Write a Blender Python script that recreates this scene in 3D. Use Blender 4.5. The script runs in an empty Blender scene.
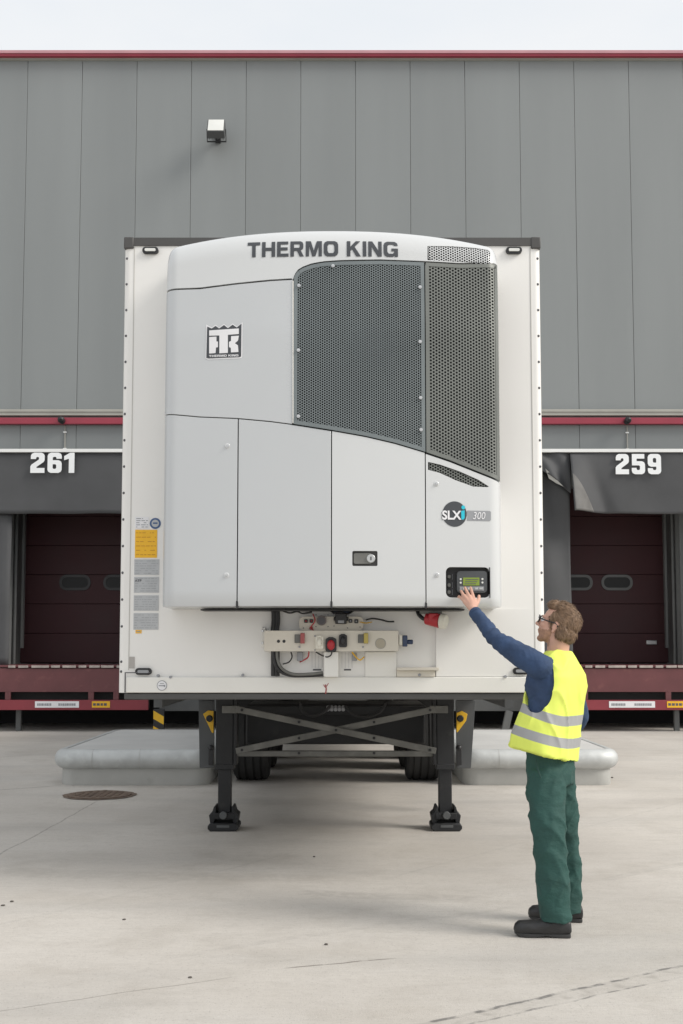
import bpy, bmesh, math, random
from mathutils import Vector, Matrix, noise
random.seed(7)
PI = math.pi
R = math.radians
S = bpy.context.scene
COL = S.collection

# ---------------------------------------------------------------- camera
FPX, TH, CY, CAMH = 1127.0, 4.2, 566.0, 1.45
cd = bpy.data.cameras.new('camera'); cam = bpy.data.objects.new('camera', cd); COL.objects.link(cam)
cam.location = (0, 0, CAMH); cam.rotation_euler = (R(90 + TH), 0, 0)
cd.sensor_width = 36; cd.lens = FPX / 1024 * 36; cd.shift_y = (CY - 512) / 1024
cd.clip_start = 0.05; cd.clip_end = 3000
S.camera = cam

# ---------------------------------------------------------------- world, sun, exposure
SUN_EL, SUN_AZ = R(38), R(20)          # azimuth measured from +X towards the camera (-Y)
sd = Vector((math.cos(SUN_EL) * math.cos(SUN_AZ), -math.cos(SUN_EL) * math.sin(SUN_AZ), math.sin(SUN_EL)))
w = bpy.data.worlds.new('World'); S.world = w; w.use_nodes = True
nt = w.node_tree; nt.nodes.clear()
out = nt.nodes.new('ShaderNodeOutputWorld'); bg = nt.nodes.new('ShaderNodeBackground')
sky = nt.nodes.new('ShaderNodeTexSky'); sky.sky_type = 'NISHITA'; sky.sun_disc = False
sky.sun_elevation = SUN_EL; sky.sun_rotation = math.atan2(sd.x, sd.y)
sky.air_density = 1.5; sky.dust_density = 4.0
tcw = nt.nodes.new('ShaderNodeTexCoord'); mpw = nt.nodes.new('ShaderNodeMapping'); mpw.inputs['Scale'].default_value = (1, 1, 2.6)
nzw = nt.nodes.new('ShaderNodeTexNoise'); nzw.inputs['Scale'].default_value = 2.4; nzw.inputs['Detail'].default_value = 6
crw = nt.nodes.new('ShaderNodeValToRGB')
crw.color_ramp.elements[0].position = 0.3; crw.color_ramp.elements[0].color = (6.5, 6.85, 7.25, 1)
crw.color_ramp.elements[1].position = 0.68; crw.color_ramp.elements[1].color = (7.6, 7.6, 7.6, 1)
mxw = nt.nodes.new('ShaderNodeMix'); mxw.data_type = 'RGBA'; mxw.inputs[0].default_value = 0.93
nt.links.new(tcw.outputs['Generated'], mpw.inputs[0]); nt.links.new(mpw.outputs[0], nzw.inputs['Vector'])
nt.links.new(nzw.outputs['Fac'], crw.inputs[0])
nt.links.new(sky.outputs[0], mxw.inputs[6]); nt.links.new(crw.outputs[0], mxw.inputs[7])
nt.links.new(mxw.outputs[2], bg.inputs[0]); bg.inputs[1].default_value = 0.10
nt.links.new(bg.outputs[0], out.inputs[0])
sl = bpy.data.lights.new('sun', 'SUN'); sl.energy = 2.1; sl.angle = R(24); sl.color = (1.0, 0.95, 0.88)
so = bpy.data.objects.new('sun', sl); COL.objects.link(so); so.rotation_euler = sd.to_track_quat('Z', 'Y').to_euler()
so.location = (20, -10, 20)
S.view_settings.view_transform = 'Standard'; S.view_settings.look = 'None'
S.view_settings.exposure = 0.38; S.view_settings.gamma = 1; S.view_settings.use_curve_mapping = False
S.render.engine = 'CYCLES'

# ---------------------------------------------------------------- helpers
_c, _s = math.cos(R(TH)), math.sin(R(TH))
def ray(px, py):
    r = (px - 341.5) / FPX; u = (CY - py) / FPX
    return r, _c - u * _s, _s + u * _c
def at(px, py, Y):
    a, b, c = ray(px, py); t = Y / b
    return Vector((a * t, Y, CAMH + c * t))
def gr(px, py):
    a, b, c = ray(px, py); t = -CAMH / c
    return Vector((a * t, b * t, 0))

MATS = {}
def mat(name, rgb, rough=0.5, metal=0.0, var=0.06, vscale=3.0, bump=0.0, bscale=60.0, coat=0.0, spots=None, stretch=(1, 1, 1), emit=None):
    m = bpy.data.materials.new(name); m.use_nodes = True; MATS[name] = m
    n = m.node_tree; p = n.nodes['Principled BSDF']
    tc = n.nodes.new('ShaderNodeTexCoord'); mp = n.nodes.new('ShaderNodeMapping'); mp.inputs['Scale'].default_value = stretch
    n.links.new(tc.outputs['Object'], mp.inputs[0])
    nz = n.nodes.new('ShaderNodeTexNoise'); nz.inputs['Scale'].default_value = vscale; nz.inputs['Detail'].default_value = 5
    n.links.new(mp.outputs[0], nz.inputs['Vector'])
    mr = n.nodes.new('ShaderNodeMapRange'); mr.inputs[1].default_value = 0.3; mr.inputs[2].default_value = 0.7
    mr.inputs[3].default_value = 1 - var; mr.inputs[4].default_value = 1 + var
    n.links.new(nz.outputs['Fac'], mr.inputs[0])
    mx = n.nodes.new('ShaderNodeVectorMath'); mx.operation = 'SCALE'; mx.inputs[0].default_value = rgb
    n.links.new(mr.outputs[0], mx.inputs['Scale'])
    col = mx.outputs[0]
    if spots:
        sc, thr, scol, fac = spots
        n2 = n.nodes.new('ShaderNodeTexNoise'); n2.inputs['Scale'].default_value = sc; n2.inputs['Detail'].default_value = 8
        n.links.new(mp.outputs[0], n2.inputs['Vector'])
        r2 = n.nodes.new('ShaderNodeMapRange'); r2.inputs[1].default_value = thr; r2.inputs[2].default_value = thr + 0.12
        r2.inputs[3].default_value = 0; r2.inputs[4].default_value = fac
        n.links.new(n2.outputs['Fac'], r2.inputs[0])
        m2 = n.nodes.new('ShaderNodeMix'); m2.data_type = 'RGBA'; m2.inputs[7].default_value = (*scol, 1)
        n.links.new(r2.outputs[0], m2.inputs[0]); n.links.new(col, m2.inputs[6]); col = m2.outputs[2]
    n.links.new(col, p.inputs['Base Color'])
    p.inputs['Roughness'].default_value = rough; p.inputs['Metallic'].default_value = metal
    p.inputs['Coat Weight'].default_value = coat
    rr = n.nodes.new('ShaderNodeMapRange'); rr.inputs[3].default_value = max(0.02, rough - 0.08); rr.inputs[4].default_value = min(1, rough + 0.08)
    n.links.new(nz.outputs['Fac'], rr.inputs[0]); n.links.new(rr.outputs[0], p.inputs['Roughness'])
    if bump:
        nb = n.nodes.new('ShaderNodeTexNoise'); nb.inputs['Scale'].default_value = bscale; nb.inputs['Detail'].default_value = 4
        n.links.new(mp.outputs[0], nb.inputs['Vector'])
        b = n.nodes.new('ShaderNodeBump'); b.inputs['Strength'].default_value = bump; b.inputs['Distance'].default_value = 0.01
        n.links.new(nb.outputs['Fac'], b.inputs['Height']); n.links.new(b.outputs[0], p.inputs['Normal'])
    if emit:
        p.inputs['Emission Color'].default_value = (*emit[0], 1); p.inputs['Emission Strength'].default_value = emit[1]
    return m

M = dict(
    wall=mat('wall_paint', (.232, .248, .250), .5, var=.05, vscale=1.1, bump=.06, bscale=1.5, stretch=(1, 1, .12)),
    seam=mat('seam_dark', (.20, .21, .21), .8),
    red=mat('red_trim', (.30, .035, .06), .4, var=.06),
    gutter=mat('gutter_beige', (.36, .355, .32), .5),
    white=mat('white_strip', (.78, .79, .78), .4, var=.03),
    curtain=mat('curtain_fabric', (.068, .07, .074), .75, var=.12, vscale=2.0, bump=.15, bscale=6),
    curtain_l=mat('curtain_lining', (.42, .42, .40), .7, var=.08),
    curtain_e=mat('curtain_worn_edge', (.14, .14, .135), .7, var=.15),
    number=mat('number_white', (.82, .84, .85), .5, var=.03),
    door=mat('door_maroon', (.04, .008, .011), .65, var=.12, vscale=1.5),
    jamb=mat('jamb_grey', (.12, .125, .125), .6, var=.1),
    interior=mat('pit_dark', (.03, .03, .031), .9),
    maroon=mat('platform_maroon', (.135, .044, .048), .5, var=.14, vscale=2.5, spots=(7, .6, (.22, .09, .08), .35)),
    maroon_b=mat('platform_band', (.24, .035, .048), .45, var=.08),
    worn=mat('worn_steel', (.42, .37, .34), .5, .3, var=.3, vscale=8),
    concrete=mat('concrete_cast', (.42, .42, .4), .85, var=.1, vscale=3, bump=.3, bscale=25, spots=(5, .62, (.3, .29, .27), .4)),
    deckcon=mat('concrete_deck', (.5, .5, .49), .85, var=.07, vscale=2, bump=.3, bscale=30),
    galv=mat('galvanised_steel', (.51, .525, .52), .55, .3, var=.14, vscale=5, spots=(11, .58, (.62, .64, .63), .4)),
    trailer=mat('trailer_white', (.81, .80, .775), .35, var=.025, vscale=1.2, coat=.2, spots=(3.5, .66, (.62, .6, .55), .25)),
    white_r=mat('rail_white', (.8, .79, .75), .4, var=.03),
    shadowgap=mat('gap_black', (.015, .015, .016), .8),
    shaded=mat('unit_white_shaded', (.535, .552, .563), .33, .12, var=.02, vscale=1, coat=.4),  # white paint toned darker where the unit curves away from the sun
    unit_w=mat('unit_white', (.62, .634, .638), .3, .05, var=.018, vscale=1, coat=.4),
    capdark=mat('dark_grey_trim', (.07, .068, .066), .5, var=.1),
    grille=mat('grille_metal', (.19, .215, .22), .42, .35, var=.1, vscale=2),
    grille_b=mat('grille_metal_grey', (.185, .195, .182), .45, .3, var=.12, vscale=2),
    coil=mat('coil_behind', (.085, .095, .1), .7, var=.3, vscale=30),
    bolt=mat('bolt_steel', (.62, .62, .62), .3, .9),
    black=mat('black_plastic', (.02, .02, .022), .45, var=.1),
    steel_k=mat('chassis_black', (.014, .015, .017), .6, var=.25, vscale=5, bump=.1, spots=(9, .6, (.045, .043, .04), .35)),
    steel_g=mat('brace_grey', (.15, .15, .14), .5, .2, var=.25, vscale=6, bump=.1, spots=(12, .58, (.2, .2, .19), .5)),
    skirt=mat('skirt_grey', (.085, .09, .093), .55, var=.1),
    plate_g=mat('lower_plate', (.075, .075, .074), .5, var=.15),
    yellow=mat('yellow_paint', (.80, .47, .02), .5, var=.08, vscale=6),
    rubber=mat('tyre_rubber', (.022, .022, .022), .85, var=.25, vscale=6, bump=.2),
    beige=mat('connector_beige', (.66, .62, .54), .45, var=.06, vscale=6, spots=(18, .66, (.35, .3, .25), .5)),
    redp=mat('red_plastic', (.42, .02, .03), .35),
    dullred=mat('dull_red', (.36, .09, .09), .5),
    creamp=mat('cream_plastic', (.72, .7, .62), .4),
    bluep=mat('blue_plastic', (.03, .05, .11), .4),
    sticker=mat('sticker_grey', (.47, .485, .50), .5, var=.06, vscale=12),
    stick_y=mat('sticker_yellow', (.86, .48, .02), .5, var=.05, vscale=8),
    stick_w=mat('sticker_white', (.78, .78, .8), .5),
    stick_b=mat('sticker_blue', (.05, .11, .25), .5),
    print_k=mat('print_dark', (.1, .1, .11), .6),
    print_g=mat('print_grey', (.30, .31, .33), .6),
    letter=mat('letter_dark', (.055, .06, .068), .45, var=.03),
    cyan=mat('cyan_print', (.02, .52, .66), .4),
    screen=mat('lcd_screen', (.16, .22, .03), .25, var=.1, emit=((.22, .3, .04), .25)),
    dash=mat('display_panel', (.075, .08, .085), .4),
    lens=mat('lens_white', (.72, .73, .70), .25),
    skin=mat('skin', (.62, .36, .27), .5, var=.08, vscale=25, bump=.05, bscale=200),
    stubble=mat('stubble', (.43, .245, .165), .7, var=.2, vscale=60),
    hair=mat('hair_brown', (.235, .15, .092), .6, var=.35, vscale=40),
    navy=mat('navy_knit', (.030, .058, .125), .85, var=.18, vscale=10, bump=.7, bscale=16),
    green=mat('green_cotton', (.019, .069, .059), .8, var=.14, vscale=6, bump=.9, bscale=9, stretch=(1, 1, 1.6)),
    shoe=mat('black_leather', (.022, .022, .023), .45, var=.2, bump=.1),
    sole=mat('sole_rubber', (.04, .04, .04), .8),
    lace=mat('lace_grey', (.5, .5, .5), .7),
    stone=mat('stone_dark', (.10, .09, .08), .9),
    rust=mat('rusty_iron', (.155, .112, .085), .85, var=.3, vscale=14, bump=.6, bscale=30),
    glass=mat('tinted_glass', (.008, .009, .010), .6),
    alu=mat('aluminium', (.55, .56, .56), .4, .7, var=.08),
)
for k_, d_ in (('green', .02), ('navy', .018)):
    for n_ in M[k_].node_tree.nodes:
        if n_.type == 'BUMP': n_.inputs['Distance'].default_value = d_
# per-panel tone on the wall, so that neighbouring sheets differ slightly
def tweak_wall():
    n = M['wall'].node_tree; p = n.nodes['Principled BSDF']
    tc = n.nodes.new('ShaderNodeTexCoord'); sx = n.nodes.new('ShaderNodeSeparateXYZ'); n.links.new(tc.outputs['Object'], sx.inputs[0])
    a = n.nodes.new('ShaderNodeMath'); a.operation = 'MULTIPLY_ADD'; a.inputs[1].default_value = 1 / 1.034; a.inputs[2].default_value = 5.75
    n.links.new(sx.outputs[0], a.inputs[0])
    f = n.nodes.new('ShaderNodeMath'); f.operation = 'FLOOR'; n.links.new(a.outputs[0], f.inputs[0])
    wn = n.nodes.new('ShaderNodeTexWhiteNoise'); wn.noise_dimensions = '1D'; n.links.new(f.outputs[0], wn.inputs['W'])
    mr = n.nodes.new('ShaderNodeMapRange'); mr.inputs[3].default_value = .97; mr.inputs[4].default_value = 1.03; n.links.new(wn.outputs['Value'], mr.inputs[0])
    src = p.inputs['Base Color'].links[0].from_socket
    v = n.nodes.new('ShaderNodeVectorMath'); v.operation = 'SCALE'; n.links.new(src, v.inputs[0]); n.links.new(mr.outputs[0], v.inputs['Scale'])
    n.links.new(v.outputs[0], p.inputs['Base Color'])
tweak_wall()

def wpos(o):
    v = Vector(o.location); q = o.parent
    while q: v += q.location; q = q.parent
    return v
def link_mesh(name, me, m, parent=None, smooth=30, bevel=0, label=None):
    o = bpy.data.objects.new(name, me); COL.objects.link(o)
    if m is not None:
        for k in (m if isinstance(m, (list, tuple)) else [m]): me.materials.append(k)
    if parent:
        me.transform(Matrix.Translation(-wpos(parent))); o.parent = parent
    if smooth:
        me.polygons.foreach_set('use_smooth', [True] * len(me.polygons)); me.set_sharp_from_angle(angle=R(smooth))
    if bevel:
        b = o.modifiers.new('bevel', 'BEVEL'); b.width = bevel; b.segments = 2; b.limit_method = 'ANGLE'; b.angle_limit = R(50)
        b.harden_normals = False
    if label: o['label'] = label
    return o
def obj(name, bm, m, parent=None, smooth=30, bevel=0, label=None, recalc=False):
    if recalc: bmesh.ops.recalc_face_normals(bm, faces=bm.faces)
    me = bpy.data.meshes.new(name); bm.to_mesh(me); bm.free()
    return link_mesh(name, me, m, parent, smooth, bevel, label)
def thing(name, label, cat, loc, group=None):
    o = bpy.data.objects.new(name, None); COL.objects.link(o); o.location = loc; o.empty_display_size = .2
    o['label'] = label; o['category'] = cat
    if group: o['group'] = group
    return o
def split(o):
    """give each separate piece of a part an object of its own"""
    bm = bmesh.new(); bm.from_mesh(o.data); seen = set(); groups = []
    for v in bm.verts:
        if v in seen: continue
        st_, g_ = [v], []; seen.add(v)
        while st_:
            q = st_.pop(); g_.append(q.index)
            for e in q.link_edges:
                k = e.other_vert(q)
                if k not in seen: seen.add(k); st_.append(k)
        groups.append(set(g_))
    bm.free()
    for i, g_ in enumerate(groups[1:]):
        me = o.data.copy(); b = bmesh.new(); b.from_mesh(me)
        bmesh.ops.delete(b, geom=[v for v in b.verts if v.index not in g_], context='VERTS'); b.to_mesh(me); b.free()
        c = o.copy(); c.data = me; COL.objects.link(c); c.parent = o.parent
    b = bmesh.new(); b.from_mesh(o.data); bmesh.ops.delete(b, geom=[v for v in b.verts if v.index not in groups[0]], context='VERTS'); b.to_mesh(o.data); b.free()
    return o
def tag(o, label, cat, group=None):
    o['label'] = label; o['category'] = cat
    if group: o['group'] = group
def B(): return bmesh.new()
def box(bm, x0, x1, y0, y1, z0, z1, rot=None, piv=None):
    r = bmesh.ops.create_cube(bm, size=1)
    mtx = Matrix.Translation(((x0 + x1) / 2, (y0 + y1) / 2, (z0 + z1) / 2)) @ Matrix.Diagonal((abs(x1 - x0), abs(y1 - y0), abs(z1 - z0), 1))
    if rot is not None:
        pv = Vector(piv) if piv else Vector(((x0 + x1) / 2, (y0 + y1) / 2, (z0 + z1) / 2))
        mtx = Matrix.Translation(pv) @ rot.to_4x4() @ Matrix.Translation(-pv) @ mtx
    bmesh.ops.transform(bm, matrix=mtx, verts=r['verts']); return bm
def bar(bm, p, q, wd, ht, side=Vector((0, 1, 0))):
    p, q = Vector(p), Vector(q); d = (q - p); L = d.length; d.normalize()
    s = (side - d * side.dot(d)).normalized(); u = d.cross(s)
    r = bmesh.ops.create_cube(bm, size=1)
    m = Matrix((d * L, s * wd, u * ht)).transposed().to_4x4(); m.translation = (p + q) / 2
    bmesh.ops.transform(bm, matrix=m, verts=r['verts']); return bm
def cyl(bm, p, q, r0, r1=None, n=24, caps=True):
    p, q = Vector(p), Vector(q); d = q - p; r1 = r0 if r1 is None else r1
    m = Matrix.Translation((p + q) / 2) @ d.to_track_quat('Z', 'Y').to_matrix().to_4x4()
    bmesh.ops.create_cone(bm, cap_ends=caps, segments=n, radius1=r0, radius2=r1, depth=d.length, matrix=m); return bm
def ball(bm, c, r, mtx=None, sub=2):
    m = Matrix.Translation(c) @ (mtx or Matrix.Identity(4)) @ Matrix.Diagonal((r, r, r, 1) if not hasattr(r, '__len__') else (*r, 1))
    bmesh.ops.create_icosphere(bm, subdivisions=sub, radius=1, matrix=m); return bm
def tube(bm, pts, r, n=10, res=6):
    P = [Vector(p) for p in pts]; Q = []
    for i in range(len(P) - 1):
        a = P[max(i - 1, 0)]; b = P[i]; c = P[i + 1]; d = P[min(i + 2, len(P) - 1)]
        for k in range(res):
            t = k / res
            Q.append(.5 * ((2 * b) + (c - a) * t + (2 * a - 5 * b + 4 * c - d) * t * t + (3 * b - a - 3 * c + d) * t ** 3))
    Q.append(P[-1]); rings = []; up = None
    for i, q in enumerate(Q):
        t = (Q[min(i + 1, len(Q) - 1)] - Q[max(i - 1, 0)]).normalized()
        if up is None: up = t.orthogonal().normalized()
        up = (up - t * up.dot(t)).normalized(); s = t.cross(up)
        rings.append([bm.verts.new(q + (up * math.cos(2 * PI * j / n) + s * math.sin(2 * PI * j / n)) * r) for j in range(n)])
    for a, b in zip(rings, rings[1:]):
        for j in range(n): bm.faces.new((a[j], a[(j + 1) % n], b[(j + 1) % n], b[j]))
    bm.faces.new(rings[0][::-1]); bm.faces.new(rings[-1]); return bm
def poly(bm, pts, sf=None, off=0.0):
    if not sf:
        f = bm.faces.new([bm.verts.new(p) for p in pts]); f.normal_update(); bmesh.ops.triangulate(bm, faces=[f]); return bm
    b = bmesh.new(); f = b.faces.new([b.verts.new(p) for p in pts]); f.normal_update(); bmesh.ops.triangulate(b, faces=[f])
    refine(bm, b, sf, off); b.free(); return bm
def refine(bm, src, sf, off, L=.03):
    """copy the triangles of src into bm, cut finer, every corner laid on the curved surface"""
    T = [[(v.co.x, v.co.z) for v in f.verts] for f in src.faces]; C = {}
    def vt(p):
        k = (round(p[0], 5), round(p[1], 5))
        if k not in C: C[k] = bm.verts.new((p[0], sf(p[0], p[1]) - off, p[1]))
        return C[k]
    while T:
        t = T.pop(); D = [math.dist(t[i], t[(i + 1) % 3]) for i in range(3)]; i = D.index(max(D))
        if D[i] > L:
            a, b, c = t[i], t[(i + 1) % 3], t[(i + 2) % 3]; m_ = ((a[0] + b[0]) / 2, (a[1] + b[1]) / 2); T += [[a, m_, c], [m_, b, c]]
        else:
            v = [vt(p) for p in t]
            if len(set(v)) == 3:
                try: bm.faces.new(v)
                except ValueError: pass
def slab(bm, pts, dy):
    """closed slab: polygon pts (facing -Y) extruded by dy along +Y"""
    n = len(pts); a = [bm.verts.new(p) for p in pts]; b = [bm.verts.new(Vector(p) + Vector((0, dy, 0))) for p in pts]
    f = bm.faces.new(a); g = bm.faces.new(b[::-1])
    for i in range(n): bm.faces.new((a[i], b[i], b[(i + 1) % n], a[(i + 1) % n]))
    f.normal_update(); g.normal_update(); bmesh.ops.triangulate(bm, faces=[f, g]); bmesh.ops.recalc_face_normals(bm, faces=bm.faces); return bm
def rrect(x0, x1, z0, z1, y, r, n=6):
    P = []
    for cx, cz, a0 in ((x1 - r, z1 - r, 0), (x0 + r, z1 - r, 90), (x0 + r, z0 + r, 180), (x1 - r, z0 + r, 270)):
        for k in range(n + 1):
            a = R(a0 + 90 * k / n); P.append(Vector((cx + r * math.cos(a), y, cz + r * math.sin(a))))
    return P
def ev(o):
    dg = bpy.context.evaluated_depsgraph_get(); dg.update()
    return bpy.data.meshes.new_from_object(o.evaluated_get(dg))
OV = [(0, 24), (7, 8), (24, 0), (76, 0), (93, 8), (100, 24), (100, 76), (93, 92), (76, 100), (24, 100), (7, 92), (0, 76)]
GL = {
 '2': (100, 140, [[(6, 96), (6, 118), (12, 132), (28, 140), (78, 140), (94, 132), (100, 118), (100, 88), (94, 76), (46, 42), (46, 34), (100, 34), (100, 0), (4, 0), (4, 46), (12, 58), (60, 92), (62, 104), (57, 110), (47, 110), (42, 105), (42, 96)]]),
 '6': (100, 140, [[(26, 140), (78, 140), (94, 132), (100, 118), (100, 98), (64, 98), (64, 105), (58, 111), (45, 111), (39, 105), (39, 88), (78, 88), (94, 80), (100, 66), (100, 22), (94, 8), (78, 0), (26, 0), (10, 8), (4, 22), (4, 118), (10, 132)], [(39, 60), (57, 60), (63, 54), (63, 34), (57, 28), (45, 28), (39, 34)]]),
 '1': (72, 140, [[(32, 0), (70, 0), (70, 140), (40, 140), (0, 116), (0, 88), (32, 98)]]),
 '5': (100, 140, [[(6, 140), (96, 140), (96, 108), (40, 108), (40, 90), (78, 90), (94, 82), (100, 68), (100, 22), (94, 8), (78, 0), (26, 0), (10, 8), (4, 22), (4, 44), (39, 44), (39, 35), (45, 29), (57, 29), (63, 35), (63, 55), (57, 61), (6, 61)]]),
 'T': (88, 100, [[(0, 78), (32, 78), (32, 0), (57, 0), (57, 78), (88, 78), (88, 100), (0, 100)]]),
 'H': (92, 100, [[(0, 0), (25, 0), (25, 39), (67, 39), (67, 0), (92, 0), (92, 100), (67, 100), (67, 60), (25, 60), (25, 100), (0, 100)]]),
 'E': (80, 100, [[(0, 0), (80, 0), (80, 20), (25, 20), (25, 40), (74, 40), (74, 60), (25, 60), (25, 80), (78, 80), (78, 100), (0, 100)]]),
 'R': (94, 100, [[(0, 0), (25, 0), (25, 36), (46, 36), (65, 0), (94, 0), (72, 39), (86, 47), (90, 60), (90, 80), (84, 94), (70, 100), (0, 100)], [(25, 56), (60, 56), (65, 62), (65, 74), (60, 80), (25, 80)]]),
 'M': (112, 100, [[(0, 0), (23, 0), (23, 66), (45, 0), (67, 0), (89, 66), (89, 0), (112, 0), (112, 100), (77, 100), (56, 36), (35, 100), (0, 100)]]),
 'O': (100, 100, [OV, [(26, 34), (34, 21), (66, 21), (74, 34), (74, 66), (66, 79), (34, 79), (26, 66)]]),
 'K': (98, 100, [[(0, 0), (25, 0), (25, 36), (36, 46), (66, 0), (98, 0), (54, 62), (94, 100), (62, 100), (25, 62), (25, 100), (0, 100)]]),
 'I': (25, 100, [[(0, 0), (25, 0), (25, 100), (0, 100)]]),
 'N': (94, 100, [[(0, 0), (24, 0), (24, 62), (66, 0), (94, 0), (94, 100), (70, 100), (70, 38), (28, 100), (0, 100)]]),
 'G': (100, 100, [[(24, 0), (66, 0), (76, 8), (76, 0), (100, 0), (100, 54), (54, 54), (54, 36), (75, 36), (73, 26), (64, 20), (36, 20), (26, 32), (26, 68), (36, 80), (64, 80), (73, 72), (99, 72), (94, 90), (76, 100), (24, 100), (7, 92), (0, 76), (0, 24), (7, 8)]]),
 ' ': (34, 100, []),
}
GL['9'] = (100, 140, [[(104 - x, 140 - y) for x, y in P] for P in GL['6'][2]])
def block_curve(s):
    cu = bpy.data.curves.new('t', 'CURVE'); cu.dimensions = '2D'; cu.fill_mode = 'BOTH'; X0 = 0
    for ch in s:
        w_, h_, L_ = GL[ch]
        for P in L_:
            sp = cu.splines.new('POLY'); sp.points.add(len(P) - 1); sp.use_cyclic_u = True
            for q, (x, y) in zip(sp.points, P): q.co = ((X0 + x) / 100, y / 100, 0, 1)
        X0 += w_ + (13 if h_ == 100 else 16)
    return cu
def text(name, s, x0, x1, z0, z1, fy, m, parent, bold=0.0, shear=0.0, surf=None, flip=False, label=None):
    if bold is None:
        cu = block_curve(s)
    else:
        cu = bpy.data.curves.new('t', 'FONT'); cu.body = s; cu.size = 1; cu.offset = bold; cu.shear = shear; cu.resolution_u = 4
    o = bpy.data.objects.new('t', cu); COL.objects.link(o); me = ev(o); bpy.data.objects.remove(o)
    xs = [v.co.x for v in me.vertices]; ys = [v.co.y for v in me.vertices]
    a, b, c, d = min(xs), max(xs), min(ys), max(ys)
    for v in me.vertices:
        x = x0 + (v.co.x - a) / (b - a) * (x1 - x0); z = z0 + (v.co.y - c) / (d - c) * (z1 - z0)
        v.co = (x, fy, z)
    if surf:
        bq = bmesh.new(); bq.from_mesh(me); bmesh.ops.triangulate(bq, faces=bq.faces); b2 = bmesh.new(); refine(b2, bq, lambda x, z: surf(x, z).y, 0); b2.to_mesh(me); bq.free(); b2.free()
    return link_mesh(name, me, m, parent, 0, label=label)
def boolean(o, cutters, op='DIFFERENCE'):
    for c in cutters:
        md = o.modifiers.new('b', 'BOOLEAN'); md.operation = op; md.object = c; md.solver = 'EXACT'
    me = ev(o); me.name = o.name
    o.modifiers.clear(); o.data = me
    for c in cutters: bpy.data.objects.remove(c)
    me.polygons.foreach_set('use_smooth', [True] * len(me.polygons)); me.set_sharp_from_angle(angle=R(35))
def dup(root, loc):
    r = root.copy(); COL.objects.link(r); r.location = loc
    for ch in list(root.children):
        c = ch.copy(); COL.objects.link(c); c.parent = r
        for g in ch.children:
            d = g.copy(); COL.objects.link(d); d.parent = c
    return r

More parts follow.
